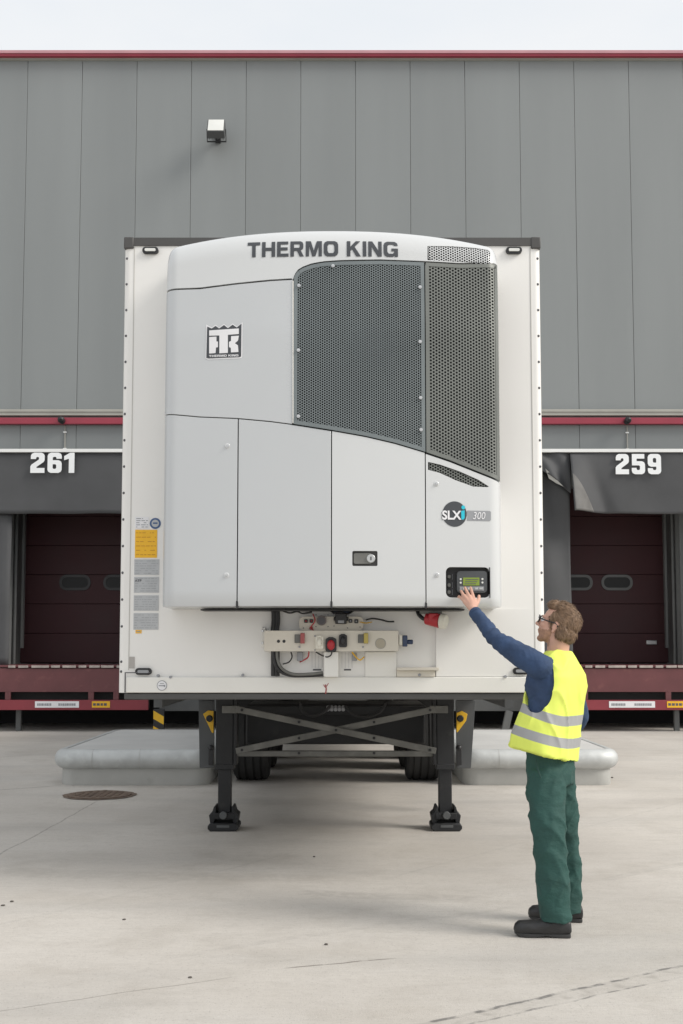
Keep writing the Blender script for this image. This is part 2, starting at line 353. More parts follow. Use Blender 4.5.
# ---------------------------------------------------------------- ground
def ground_material():
    m = bpy.data.materials.new('concrete_yard'); m.use_nodes = True; n = m.node_tree; p = n.nodes['Principled BSDF']
    N = n.nodes.new; L = n.links.new
    tc = N('ShaderNodeTexCoord'); P = tc.outputs['Object']; sx = N('ShaderNodeSeparateXYZ'); L(P, sx.inputs[0])
    def nz(sc, det=5, st=(1, 1, 1), rough=.5):
        mp = N('ShaderNodeMapping'); mp.inputs['Scale'].default_value = st; L(P, mp.inputs[0])
        a = N('ShaderNodeTexNoise'); a.inputs['Scale'].default_value = sc; a.inputs['Detail'].default_value = det; a.inputs['Roughness'].default_value = rough
        L(mp.outputs[0], a.inputs['Vector']); return a.outputs['Fac']
    def mr(v, a, b, c, d):
        x = N('ShaderNodeMapRange'); L(v, x.inputs[0])
        for i, k in enumerate((a, b, c, d)): x.inputs[i + 1].default_value = k
        return x.outputs[0]
    def math_(op, a, b=None):
        x = N('ShaderNodeMath'); x.operation = op
        for i, k in enumerate((a, b)):
            if k is None: continue
            if isinstance(k, (int, float)): x.inputs[i].default_value = k
            else: L(k, x.inputs[i])
        return x.outputs[0]
    def mixc(f, a, b):
        x = N('ShaderNodeMix'); x.data_type = 'RGBA'
        if isinstance(f, (int, float)): x.inputs[0].default_value = f
        else: L(f, x.inputs[0])
        for i, k in ((6, a), (7, b)):
            if isinstance(k, tuple): x.inputs[i].default_value = (*k, 1)
            else: L(k, x.inputs[i])
        return x.outputs[2]
    c = mixc(mr(nz(.45, 4), .35, .65, 0, 1), (.50, .468, .428), (.61, .577, .532))
    c = mixc(mr(nz(1.7, 6, rough=.65), .5, .72, 0, .5), c, (.39, .355, .31))
    c = mixc(mr(nz(.9, 5, (.35, 1.6, 1)), .52, .7, 0, .35), c, (.36, .35, .335))
    c = mixc(mr(nz(3.2, 8, (.5, 1.3, 1), .7), .56, .75, 0, .3), c, (.66, .635, .6))
    br = nz(9, 6, (.25, 9, 1), .7)               # broom finish
    c = mixc(mr(br, .4, .7, 0, .16), c, (.33, .31, .28))
    c = mixc(mr(nz(28, 6, (.8, 1.2, 1), .75), .45, .7, 0, .30), c, (.36, .34, .31))
    c = mixc(mr(nz(7, 7, (.7, 1.5, 1), .75), .50, .66, 0, .28), c, (.37, .345, .31))
    c = mixc(mr(nz(.35, 3), .5, .62, 0, .22), c, (.44, .40, .345))
    c = mixc(mr(nz(55, 4, (1, 1, 1), .8), .58, .68, 0, .30), c, (.70, .68, .65))
    c = mixc(mr(nz(90, 3), .60, .72, 0, .5), c, (.22, .205, .185))
    def line(c, A, Bp, width, col, fac, wob=.03, sc=3., brk=.45, ends=True):
        d = (Bp - A); Ln = d.length; d.normalize(); nx, ny = -d.y, d.x
        dd = math_('ADD', math_('ADD', math_('MULTIPLY', sx.outputs[0], nx), math_('MULTIPLY', sx.outputs[1], ny)), -(A.x * nx + A.y * ny))
        dd = math_('ADD', dd, mr(nz(sc, 3), 0, 1, -wob, wob))
        k = mr(math_('ABSOLUTE', dd), width * .6, width, 1, 0)
        if ends:
            t = math_('ADD', math_('ADD', math_('MULTIPLY', sx.outputs[0], d.x), math_('MULTIPLY', sx.outputs[1], d.y)), -(A.x * d.x + A.y * d.y))
            k = math_('MULTIPLY', k, mr(t, -.02, .05, 0, 1)); k = math_('MULTIPLY', k, mr(t, Ln - .1, Ln + .02, 1, 0))
        k = math_('MULTIPLY', k, mr(nz(14, 4), brk, brk + .15, .1, fac))
        return mixc(k, c, col)
    # tyre tracks, scratches and hairline cracks
    c = line(c, gr(415, 1030), gr(720, 962), .06, (.26, .24, .215), .42, .035, 2, .5, False)
    c = line(c, gr(415, 1026), gr(720, 957), .014, (.13, .125, .12), .8, .03, 4, .42, False)
    c = line(c, gr(425, 1034), gr(720, 968), .010, (.13, .125, .12), .7, .03, 4, .46, False)
    c = line(c, gr(-20, 1014), gr(235, 977), .006, (.2, .18, .16), .6, .03, 3, .3)
    c = line(c, gr(285, 968), gr(398, 958), .009, (.18, .16, .14), .8, .02, 5, .3)
    c = line(c, gr(-10, 860), gr(98, 801), .010, (.24, .22, .2), .6, .04, 2, .3)
    c = line(c, gr(300, 892), gr(480, 900), .10, (.33, .31, .285), .35, .08, 1.4, .4)
    c = line(c, gr(0, 872), gr(330, 880), .16, (.35, .325, .29), .3, .15, .8, .4)
    c = line(c, gr(150, 960), gr(520, 905), .035, (.36, .34, .31), .28, .1, .9, .45)
    c = line(c, gr(-20, 930), gr(300, 850), .02, (.37, .35, .32), .3, .08, .9, .45)
    c = line(c, gr(380, 880), gr(690, 800), .02, (.37, .35, .32), .3, .08, .9, .45)
    c = line(c, gr(600, 880), gr(700, 860), .05, (.33, .31, .285), .3, .05, 1.4, .4)
    c = line(c, gr(-30, 792), gr(55, 786), .02, (.22, .2, .18), .7, .03, 3, .3)
    L(c, p.inputs['Base Color']); p.inputs['Roughness'].default_value = .82
    b = N('ShaderNodeBump'); b.inputs['Strength'].default_value = .35; b.inputs['Distance'].default_value = .006
    L(math_('ADD', math_('MULTIPLY', br, .7), nz(150, 3)), b.inputs['Height']); L(b.outputs[0], p.inputs['Normal'])
    return m
bm = B(); poly(bm, [(-400, -120, 0), (400, -120, 0), (400, 900, 0), (-400, 900, 0)])
g = obj('ground', bm, ground_material(), smooth=0); g['kind'] = 'structure'

# ---------------------------------------------------------------- warehouse
WY = 20.6
PITCH = 1.034
wh = thing('warehouse', 'long grey panelled warehouse with maroon trim and loading bays', 'warehouse', (0, WY, 0))
def X(px, Y=WY, py=560): return at(px, py, Y).x
def Zp(py, Y=WY): return at(341.5, py, Y).z
zred1, zred0, zwt = Zp(50.6, WY - .16), Zp(56, WY - .14), Zp(57)
zled1, zled0 = Zp(410.5), Zp(416.5)
BC = [X(61, 20.0, 520), X(628, 20.0, 520)]      # bay centres
HW = 1.10
seam0 = -5.94
def panels(bm, xa, xb, za, zb):
    k = math.floor((xa - seam0) / PITCH); x = seam0 + k * PITCH
    while x < xb:
        a, b = max(x, xa), min(x + PITCH, xb)
        if b - a > .05: box(bm, a + (.0035 if a == x else 0), b - (.0035 if b == x + PITCH else 0), WY, WY + .1, za, zb)
        x += PITCH
bm = B()
panels(bm, -32, 32, zled1, zred0)
zop = 4.45
panels(bm, -32, 32, zop, zled0)
edges = [-32, BC[0] - HW, BC[0] + HW, BC[1] - HW, BC[1] + HW, 32]
zb_ = Zp(699, 20.6)
for a, b in ((edges[0], edges[1]), (edges[2], edges[3]), (edges[4], edges[5])): panels(bm, a, b, zb_, zop)
obj('wall', bm, M['wall'], wh, bevel=.003)
bm = B()
box(bm, -32, 32, WY + .05, WY + .4, zop, zred0 - .05)
for a, b in ((edges[0], edges[1]), (edges[2], edges[3]), (edges[4], edges[5])): box(bm, a, b, WY + .05, WY + .4, zb_ + .01, zop)
obj('wall_backing', bm, M['seam'], wh, smooth=0)
bm = B(); box(bm, -32, 32, WY - .06, WY + 25, zred0 - .02, zred1 - .06)
obj('roof', bm, M['gutter'], wh, smooth=0)
bm = B(); box(bm, -32.02, 32.02, WY - .14, WY - .063, zred0, zred1)
obj('roof_trim', bm, M['red'], wh, bevel=.01)
bm = B(); box(bm, -32.02, 32.02, WY - .16, WY - .142, zred1 - .045, zred1 + .01)
obj('trim_flashing', bm, mat('flashing_pink', (.50, .26, .29), .4), wh)
bm = B(); box(bm, -32, 32, WY - .10, WY - .002, zled0, zled1 - .02); box(bm, -32, 32, WY - .115, WY - .102, zled1 - .05, zled1)
obj('ledge', bm, M['gutter'], wh, bevel=.005)
zr1, zr0 = Zp(417.5, 20.48), Zp(424, 20.48)
bm = B(); box(bm, -32, 32, WY - .12, WY - .003, zr0, zr1)
obj('red_band', bm, M['red'], wh, bevel=.008)
# concrete plinth between the bays, black pit behind
zc1, zc0 = Zp(699, 20.5), Zp(711, 20.5)
bm = B()
for a, b in ((-32, BC[0] - 1.72), (BC[0] + 1.72, -1.9), (-1.88, 1.6), (1.62, BC[1] - 1.72), (BC[1] + 1.72, 32)): box(bm, a, b, WY - .12, WY + .3, zc0, zc1)
split(obj('plinth', bm, M['jamb'], wh, bevel=.006))
bm = B(); box(bm, -32, 32, WY + 1.6, WY + 1.7, .001, 1.2); box(bm, -32, 32, WY + .3, WY + 1.598, 1.0, 1.02)
obj('pit_wall', bm, M['interior'], wh, smooth=0)
bm = B(); box(bm, -32, -31.8, WY + .42, WY + 25, .0, zred0 - .05); box(bm, 31.8, 32, WY + .42, WY + 25, 0, zred0 - .05)
split(obj('side_wall', bm, M['wall'], wh, smooth=0))

SY = 20.0
def grid(bm, f, nu, nv):
    V = [[bm.verts.new(f(i / nu, j / nv)) for j in range(nv + 1)] for i in range(nu + 1)]
    for i in range(nu):
        for j in range(nv): bm.faces.new((V[i][j], V[i + 1][j], V[i + 1][j + 1], V[i][j + 1]))
    return V
def curt(name, f, nu, nv, m, par, label=None):
    bm = B(); grid(bm, f, nu, nv); o = obj(name, bm, m, par, smooth=60, label=label, recalc=True)
    s = o.modifiers.new('solid', 'SOLIDIFY'); s.thickness = .012; s.offset = 0; return o
def bay(c, digits, nx0, nx1, ny0, ny1, right):
    HO = X(151, SY) - X(61, SY)
    zt, zs = Zp(449, SY), Zp(452.3, SY); zbot = Zp(513.5, SY); zdeck = Zp(665, SY)
    sh = obj('dock_shelter', box(B(), c - HO, c + HO, SY - .02, SY + .08, zs, zt), M['white'], wh, bevel=.004)
    sh['label'] = 'dock shelter with white top edge and curtains'
    bm = B()
    box(bm, c - HO, c - HO + .04, SY + .082, WY - .122, zdeck + .1, zs - .01); box(bm, c + HO - .04, c + HO, SY + .082, WY - .122, zdeck + .1, zs - .01)
    box(bm, c - HO, c + HO, SY + .082, WY - .122, zs, zt - .01)
    split(obj('shelter_side', bm, M['curtain'], sh))
    # curtains
    if right:
        xl = X(571.5, SY); xr = c + HO
        def fh(u, v):
            x = xl + (xr - x_l(v)) * u if False else xl + (xr - xl) * u - .03 * (1 - u) * (1 - v)
            z = zbot + .02 * math.sin(u * 7) * (1 - v) * .3 + (zs - zbot) * v
            k = math.exp(-(u / .14) ** 2) * (1 - v) ** .8 * (1 if v < .98 else 0)
            fold = .05 * math.exp(-((u - .10 - .16 * (1 - v)) / .05) ** 2) * (1 - v)
            return Vector((x, SY + .03 - .52 * k + fold + .012 * math.sin(u * 13 + v * 2), z))
        curt('head_curtain', fh, 60, 24, M['curtain'], sh)
        x0 = X(537, SY)
        def fc(u, v):
            x = x0 + (xl + .02 - x0) * u; zl = Zp(466 + 27 * u, SY)
            return Vector((x, SY + .045 - .14 * (1 - v) * math.sin(PI * (.15 + .8 * u)) ** 2 + .03 * math.sin(u * 9 + v * 5), zl + (zs - zl) * v))
        curt('curtain_corner', fc, 20, 16, M['curtain'], sh)
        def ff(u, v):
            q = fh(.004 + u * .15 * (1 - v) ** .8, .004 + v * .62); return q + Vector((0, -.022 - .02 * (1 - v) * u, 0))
        curt('sunlit_flap', ff, 14, 18, mat('flap_sunlit', (.135, .132, .127), .7, var=.2, vscale=5), sh, 'paler flap for the sunlit lower left corner of the curtain')  # pale flap carries the sunlit flare of the curtain corner in its colour
        T = [at(545.5, 468.5, SY - .09), at(563.5, 486.5, SY - .13), at(556, 483, SY - .08), at(551.5, 480, SY - .06), at(549, 478.5, SY - .06)]
        o = obj('torn_lining', slab(B(), T, .01), M['curtain_l'], sh, label='pale torn scrap of curtain lining')
        def fs(u, v):
            x = x0 + (X(572.5, SY) - x0) * u + .03 * (1 - v) * u
            zl = zdeck + .0; zh = Zp(464 + 30 * u, SY) + .06
            return Vector((x, SY + .12 + .06 * math.sin(u * 5 + v * 6) * v + .10 * u, zl + (zh - zl) * v))
        curt('side_curtain', fs, 16, 30, M['curtain'], sh)
        xr0 = c + HW - .05
        curt('side_curtain', lambda u, v: Vector((xr0 + (c + HO - xr0) * u, SY + .12 + .02 * math.sin(v * 7), zdeck + (zbot + .05 - zdeck) * v)), 8, 20, M['curtain'], sh)
    else:
        curt('head_curtain', lambda u, v: Vector((c - HO + 2 * HO * u, SY + .04 - .05 * (1 - v) * (.5 + .5 * math.sin(u * 9 + 1)), zbot + .004 * math.sin(u * 20) + (zs - zbot) * v)), 50, 14, M['curtain'], sh)
        x1 = X(9, SY)
        curt('side_curtain', lambda u, v: Vector((c - HO + (x1 - c + HO) * u, SY + .12 + .03 * math.sin(u * 6) + .015 * math.sin(v * 9), zdeck + (zbot + .05 - zdeck) * v)), 8, 20, M['curtain'], sh)
        curt('side_curtain', lambda u, v: Vector((c + HW + .1 + (HO - HW - .1) * u, SY + .12 + .02 * math.sin(v * 7), zdeck + (zbot + .05 - zdeck) * v)), 8, 20, M['curtain'], sh)
    text('bay_number', digits, X(nx0, SY - .03, 463), X(nx1, SY - .03, 463), Zp(ny1, SY), Zp(ny0, SY), SY - .035, M['number'], sh, bold=None, label='painted white number ' + digits)
    # recessed door
    DY = WY + .95
    d = B()
    nsec = 6; zd0, zd1 = zdeck + .02, zop + .1
    for k in range(nsec):
        box(d, c - HW - .02, c + HW + .02, DY, DY + .05, zd0 + (zd1 - zd0) * k / nsec + .003, zd0 + (zd1 - zd0) * (k + 1) / nsec - .003)
    dr = obj('bay_door', d, M['door'], wh, bevel=.006)
    obj('door_core', box(B(), c - HW - .02, c + HW + .02, DY + .052, DY + .08, zd0, zd1), M['interior'], dr, smooth=0)
    for px in ((75, 119) if not right else (577, 617)):
        a = at(px, 582.5, DY - .01)
        hw, hh = (.30, .15)
        bm = B(); ring = rrect(a.x - hw, a.x + hw, a.z - hh, a.z + hh, DY - .02, .14); inn = rrect(a.x - hw + .05, a.x + hw - .05, a.z - hh + .05, a.z + hh - .05, DY - .02, .09)
        A = [bm.verts.new(v) for v in ring]; C = [bm.verts.new(v) for v in inn]
        for i in range(len(A)): bm.faces.new((A[i], A[(i + 1) % len(A)], C[(i + 1) % len(A)], C[i]))
        r = bmesh.ops.extrude_face_region(bm, geom=bm.faces[:]); bmesh.ops.translate(bm, vec=(0, .015, 0), verts=[v for v in r['geom'] if isinstance(v, bmesh.types.BMVert)])
        win = obj('door_window', bm, M['jamb'] if right else M['black'], dr, recalc=True)
        obj('pane', poly(B(), [v + Vector((0, .008, 0)) for v in inn]), M['glass'], win, smooth=0)
    a = at(620 if right else 57, 642, DY - .01)
    if right: obj('door_handle', box(B(), a.x + .5, a.x + .7, DY - .03, DY - .003, a.z - .05, a.z + .03), M['alu'], dr, bevel=.01)
    bm = B()
    box(bm, c - HW - .12, c - HW - .022, WY + .402, DY + .1, zdeck, zd1); box(bm, c + HW + .022, c + HW + .12, WY + .402, DY + .1, zdeck, zd1)
    box(bm, c - HW - .12, c + HW + .12, WY + .402, DY + .1, zd1 + .003, zd1 + .1)
    split(obj('door_jamb', bm, M['jamb'], wh, smooth=0))
    bm = B()
    for sx in (-1, 1):
        cyl(bm, (c + sx * (HW - .05), WY + .3, zdeck), (c + sx * (HW - .05), WY + .3, zd1 - .3), .03)
        box(bm, c + sx * (HW - .14) - .02, c + sx * (HW - .14) + .02, WY + .45, WY + .55, zdeck + .3, zd1)
    split(obj('door_track', bm, M['jamb'], wh))
    # loading platform
    PY = 19.86
    PW = X(153.5, PY, 700) - X(61, PY, 700)
    zz = lambda y: Zp(y, PY)
    pf = obj('loading_platform', box(B(), c - PW, c + PW, PY + .06, DY + .1, zz(667.5), zdeck - .001), M['maroon'], wh, bevel=.005,
             label='maroon steel loading platform under bay ' + digits)
    bm = B(); box(bm, c - PW, c + PW, PY, PY + .058, zz(692), zz(668.5))
    for a, b in ((-1, -.62), (-.55 + .0, -.55 + .06), (.35, .41), (.62, .68), (.94, 1)): box(bm, c + PW * a, c + PW * b, PY, PY + .05, zz(700) + .001, zz(692) - .001)
    obj('front_panel', bm, M['maroon'], pf, bevel=.004)
    obj('lower_band', box(B(), c - PW, c + PW, PY - .012, PY + .056, zz(710), zz(700)), M['maroon_b'], pf, bevel=.004)
    obj('slot_backing', box(B(), c - PW + .02, c + PW - .02, PY + .2, PY + .25, zz(709), zz(669)), M['interior'], pf, smooth=0)
    bm = B(); x = c - PW + .02; rr = random.Random(3)
    while x < c + PW - .1:
        L = rr.uniform(.12, .34); box(bm, x, min(x + L, c + PW), PY - .025, PY - .002, zz(667.8), zz(665.4)); x += L + rr.uniform(.02, .06)
        if rr.random() < .15: x += .25
    obj('lip_edge', bm, M['worn'], pf, bevel=.003)
    o0 = 0 if not right else 575
    lx = (35, 79) if not right else (609, 655); yx = (92, 110) if not right else (667, 686)
    yo = 0 if not right else 4
    q = lambda px: X(px, PY - .014, 704)
    pl = obj('sign_plate', box(B(), q(lx[0]), q(lx[1]), PY - .018, PY - .014, zz(707.6 + yo * 0), zz(701.2)), M['stick_w'], pf, smooth=0, label='white maker plate on maroon band')
    bm = B(); rr = random.Random(9)
    def dashes(bm, x0, x1, z0, z1, y, rows=1, mn=.01, mx=.04):
        for r in range(rows):
            zc = z0 + (z1 - z0) * (r + .5) / rows; h = (z1 - z0) / rows * .3; x = x0
            while x < x1 - mn:
                L = rr.uniform(mn, mx); box(bm, x, min(x + L, x1), y, y + .001, zc - h, zc + h); x += L + mn * .5
    dashes(bm, q(lx[0]) + .04, q(lx[0]) + .3, zz(706.5), zz(702.5), PY - .020); dashes(bm, q(lx[1]) - .36, q(lx[1]) - .06, zz(706.5), zz(702.5), PY - .020)
    obj('plate_print', bm, M['print_g'], pl, smooth=0)
    yl = obj('warning_plate', box(B(), q(yx[0]), q(yx[1]), PY - .018, PY - .014, zz(707.6), zz(701.2)), M['stick_y'], pf, smooth=0, label='yellow warning plate on maroon band')
    bm = B(); dashes(bm, q(yx[0]) + .02, q(yx[1]) - .02, zz(706.5), zz(702.3), PY - .020, 1, .03, .06)
    obj('plate_print', bm, M['print_k'], yl, smooth=0)
    bm = B()
    for sx in ((-.72,) if not right else (.83,)): box(bm, c + sx - .045, c + sx + .045, PY + .25, PY + .33, .001, zz(710))
    split(obj('platform_post', bm, M['jamb'], pf, bevel=.004))
bay(BC[0], '261', 30.5, 74.5, 453, 473.2, False)
bay(BC[1], '259', 615.5, 661, 454.3, 474.5, True)

# fittings above the bays
for px, py, dg in ((60.5, 419.5, '261'), (628.5, 420, '259')):
    a = at(px, py, 20.35)
    t = thing('wall_lamp', 'small round black fitting on the red band above number %s' % dg, 'wall lamp', (a.x, WY - .12, a.z), 'black fittings above the loading bays')
    bm = B(); cyl(bm, (a.x, WY - .125, a.z), (a.x, WY - .19, a.z), .06, .055); ball(bm, (a.x, WY - .22, a.z + .005), .062, sub=3)
    obj('housing', bm, M['black'], t)
    obj('lamp_lens', cyl(B(), (a.x + .01, WY - .27, a.z - .01), (a.x + .012, WY - .288, a.z - .018), .028), M['glass'], t)
    bm = B(); cyl(bm, (a.x + .03, WY - .02, a.z - .07), (a.x + .03, WY - .02, a.z - .56), .011, n=10)
    o = obj('cable', bm, M['gutter'], t)
    bm = B()
    for dz in (.19, .5): box(bm, a.x + .0, a.x + .06, WY - .035, WY - .001, a.z - dz - .012, a.z - dz + .012)
    split(obj('cable_clip', bm, M['white'], t))

# floodlight on the wall
a = at(216.5, 130, 20.3)
t = thing('floodlight', 'square floodlight with a pale face high on the grey wall', 'floodlight', (a.x, WY, a.z))
rt = Matrix.Rotation(R(-28), 3, 'X')
bm = B(); box(bm, a.x - .16, a.x + .16, WY - .42, WY - .26, a.z - .17, a.z + .17, rt)
for k in range(6): box(bm, a.x - .14 + k * .052, a.x - .13 + k * .052, WY - .26, WY - .20, a.z - .13, a.z + .13, rt, (a.x, WY - .34, a.z))
fh_ = obj('housing', bm, M['skirt'], t, bevel=.01)
bm = B(); box(bm, a.x - .145, a.x + .145, WY - .43, WY - .421, a.z - .155, a.z + .155, rt, (a.x, WY - .34, a.z))
obj('lens', bm, M['lens'], t, bevel=.004)
bm = B(); box(bm, a.x - .05, a.x + .05, WY - .03, WY - .001, a.z - .12, a.z + .14); bar(bm, (a.x, WY - .02, a.z - .03), (a.x, WY - .28, a.z - .12), .03, .04, Vector((1, 0, 0)))
bar(bm, (a.x - .175, WY - .34, a.z), (a.x - .175, WY - .25, a.z - .2), .012, .04, Vector((1, 0, 0))); bar(bm, (a.x + .175, WY - .34, a.z), (a.x + .175, WY - .25, a.z - .2), .012, .04, Vector((1, 0, 0)))
bar(bm, (a.x - .18, WY - .25, a.z - .2), (a.x + .18, WY - .25, a.z - .2), .04, .012, Vector((0, 1, 0)))
obj('bracket', bm, M['steel_k'], t, bevel=.003)

# ---------------------------------------------------------------- kerbed islands guiding the wheels
def island(x0, x1, y0, y1, label):
    t = thing('wheel_guide', label, 'wheel guide', ((x0 + x1) / 2, (y0 + y1) / 2, 0), 'concrete wheel guides on either side of the trailer')
    r = .26
    O = []
    for cx, cy, a0 in ((x1 - r, y1 - r, 0), (x0 + r, y1 - r, 90), (x0 + r, y0 + r, 180), (x1 - r, y0 + r, 270)):
        for k in range(11):
            a = R(a0 + 9 * k); O.append((Vector((cx, cy, 0)), Vector((math.cos(a), math.sin(a), 0))))
    def sweep(prof):
        bm = B(); rows = []
        for d, z in prof: rows.append([bm.verts.new(c + n * (r - d) + Vector((0, 0, z))) for c, n in O])
        for A, C in zip(rows, rows[1:]):
            for i in range(len(O)): bm.faces.new((A[i], A[(i + 1) % len(O)], C[(i + 1) % len(O)], C[i]))
        return bm, rows
    bm, rows = sweep([(.085, 0.0), (.08, .02), (.085, .172)])
    bm.faces.new(rows[-1]); obj('kerb_base', bm, M['concrete'], t, smooth=40)
    prof = [(.09, .17)] + [(.10 - .10 * math.cos(R(a)), .275 + .105 * math.sin(R(a))) for a in range(-80, 91, 10)] + [(.13, .378)]
    bm, rows = sweep(prof); obj('steel_rim', bm, M['galv'], t, smooth=50)
    bm, rows = sweep([(.125, .36), (.125, .374)]); bm.faces.new(rows[-1]); obj('deck', bm, M['deckcon'], t, smooth=0)
    # joints in the rim
    bm = B()
    for jx in (x0 + .45, x0 + .95): 
        cyl(bm, (jx, y0 + .1025, .275), (jx + .004, y0 + .1025, .275), .1065, n=32)
    split(obj('rim_joint', bm, M['concrete'], t))
island(-3.095, -1.33, 12.05, 15.25, 'low concrete island with rounded steel rim left of the trailer')
island(1.22, 2.985, 12.05, 15.25, 'low concrete island with rounded steel rim behind the man')

# posts under the dock
a = at(159, 720, 19.5)
bm = B(); box(bm, a.x - .09, a.x + .09, 19.45, 19.55, .001, Zp(709, 19.5)); p = obj('hazard_post', bm, M['black'], bevel=.004)
tag(p, 'short black post with yellow hazard stripes under the dock', 'post')
bm = B()
zt = Zp(710, 19.45)
for k in range(4):
    z = zt - .10 - k * .26
    P = [Vector((a.x - .089, 19.446, z + .09)), Vector((a.x - .089, 19.446, z - .05)), Vector((a.x + .089, 19.446, z - .15)), Vector((a.x + .089, 19.446, z - .01))]
    poly(bm, P)
obj('hazard_stripes', bm, M['yellow'], p, smooth=0)
a = at(507, 720, 19.5)
bm = B(); bar(bm, (a.x - .05, 19.5, 0), (a.x + .04, 19.5, Zp(711, 19.5)), .1, .12); p = obj('dock_post', bm, M['jamb'], bevel=.004)
tag(p, 'plain grey post leaning under the dock between trailer and man', 'post')

# rusty drain cover and loose stones
a = gr(99.5, 795.5)
t = thing('drain_cover', 'rusty brown round drain cover in the concrete beside the left island', 'drain cover', a)
bm = B(); rr = random.Random(5)
rim = [a + Vector(((.36 + rr.uniform(-.012, .012)) * math.cos(2 * PI * k / 40), (.36 + rr.uniform(-.012, .012)) * math.sin(2 * PI * k / 40), .006)) for k in range(40)]
poly(bm, rim); obj('frame', bm, M['rust'], t)
bm = B(); cyl(bm, a + Vector((0, 0, .007)), a + Vector((0, 0, .014)), .31, n=40)
for i in range(-4, 5):
    for j in range(-4, 5):
        if i * i + j * j < 17: box(bm, a.x + i * .065 - .02, a.x + i * .065 + .02, a.y + j * .065 - .02, a.y + j * .065 + .02, .0142, .02)
obj('cover', bm, M['rust'], t)
for i, (px, py, r) in enumerate(((12, 902, .009), (124, 920, .008), (190, 978, .007), (326, 945, .008), (3, 906, .009), (314, 857, .008), (612, 778, .012))):
    a = gr(px, py); bm = B(); ball(bm, a + Vector((0, 0, r * .45)), (r * 1.3, r, r * .6), sub=2)
    for v in bm.verts: v.co += (v.co - a) * .25 * noise.noise(v.co * 90 + Vector((i, 0, 0)))
    o = obj('stone', bm, M['stone'], smooth=20); tag(o, 'small dark stone lying on the pale concrete yard', 'stone', 'small stones scattered on the concrete')

# ---------------------------------------------------------------- semi trailer
TY = 6.92; TX0, TX1, TZ0, TZ1 = -1.366, 1.250, 1.181, 4.027
TC = (TX0 + TX1) / 2
tr = thing('semi_trailer', 'white refrigerated semi trailer standing on its landing legs', 'trailer', (TC, TY, 0))
r = .04
# body: rounded vertical front corners
O = [(TX0, TY + 13.1)] + [(TX0 + r - r * math.cos(R(k)), TY + r - r * math.sin(R(k))) for k in range(0, 91, 15)] + [(TX1 - r + r * math.sin(R(k)), TY + r - r * math.cos(R(k))) for k in range(0, 91, 15)] + [(TX1, TY + 13.1)]
bm = B(); zt_ = TZ1 - .05; zb2 = TZ0 + .001
lo = [bm.verts.new((x, y, zb2)) for x, y in O]; hi = [bm.verts.new((x, y, zt_)) for x, y in O]
for i in range(len(O)): bm.faces.new((lo[i], lo[(i + 1) % len(O)], hi[(i + 1) % len(O)], hi[i]))
bm.faces.new(lo[::-1]); bm.faces.new(hi)
body = obj('body', bm, M['trailer'], tr, smooth=35, recalc=True)
# corner posts with a fold line, front rails
bm = B()
for x0, x1 in ((TX0 + .062, TX0 + .067), (TX1 - .067, TX1 - .062)): box(bm, x0, x1, TY - .002, TY + .01, TZ0 + .14, TZ1 - .06)
split(obj('corner_seam', bm, mat('seam_light', (.5, .49, .46), .5), tr, smooth=0))
# top cap rail
O2 = [(x, y - .008) for x, y in O]
bm = B(); lo = [bm.verts.new((x, y, zt_ - .002)) for x, y in O2]; hi = [bm.verts.new((x, y, TZ1)) for x, y in O2]
for i in range(len(O2)): bm.faces.new((lo[i], lo[(i + 1) % len(O2)], hi[(i + 1) % len(O2)], hi[i]))
bm.faces.new(hi); bm.faces.new(lo[::-1])
obj('top_rail', bm, M['capdark'], tr, smooth=35, recalc=True)
bm = B()
for s, xc in ((-1, TX0), (1, TX1)):
    box(bm, xc - .001 if s < 0 else xc - .06, xc + .06 if s < 0 else xc + .001, TY - .012, TY + .05, zt_ - .02, TZ1 + .004)
split(obj('corner_cap', bm, M['capdark'], tr, bevel=.006))
# rivets
rv = None
for px in (125.5, 538.3):
    s = -1 if px < 300 else 1
    for k in range(17):
        z = TZ1 - .13 - k * .165 if k < 15 else TZ0 + .19 - (k - 15) * .06
        x = (TX0 + .018) if s < 0 else (TX1 - .018); y = TY + .0065
        if rv is None:
            bm = B(); ball(bm, (0, 0, 0), (.0085, .006, .0085)); rv = obj('rivet', bm, M['print_k'], tr); rv.location = Vector((x, y, z)) - Vector(tr.location)
            rv.data.transform(Matrix.Translation(Vector(tr.location)))
        else:
            o = rv.copy(); COL.objects.link(o); o.parent = tr; o.location = Vector((x, y, z)) - Vector(tr.location)
# bottom rail of the front wall and dark edge below it
zr = at(0, 677, TY).z
bm = B(); box(bm, TX0 + .045, TX1 - .06, TY - .022, TY - .001, TZ0 + .003, zr)
obj('bottom_rail', bm, M['white_r'], tr, bevel=.004)
bm = B(); box(bm, TX0 + .045, TX0 + .052, TY - .026, TY - .0225, TZ0 + .003, zr + .03); box(bm, TX0 + .045, TX0 + .20, TY - .0262, TY - .0228, zr + .024, zr + .03)
split(obj('hatch_outline', bm, M['print_k'], tr, smooth=0))
zlo = at(0, 699.5, TY).z
bm = B(); box(bm, TX0 + .04, TX1 - .04, TY - .008, TY + 1.2, zlo, TZ0 - .002)
obj('coupling_plate', bm, M['plate_g'], tr, bevel=.006)
bm = B(); box(bm, TX0 + .02, TX0 + .08, TY + 1.21, TY + 13, 1.03, TZ0 - .002); box(bm, TX1 - .08, TX1 - .02, TY + 1.21, TY + 13, 1.03, TZ0 - .002)
split(obj('side_rail', bm, M['skirt'], tr))
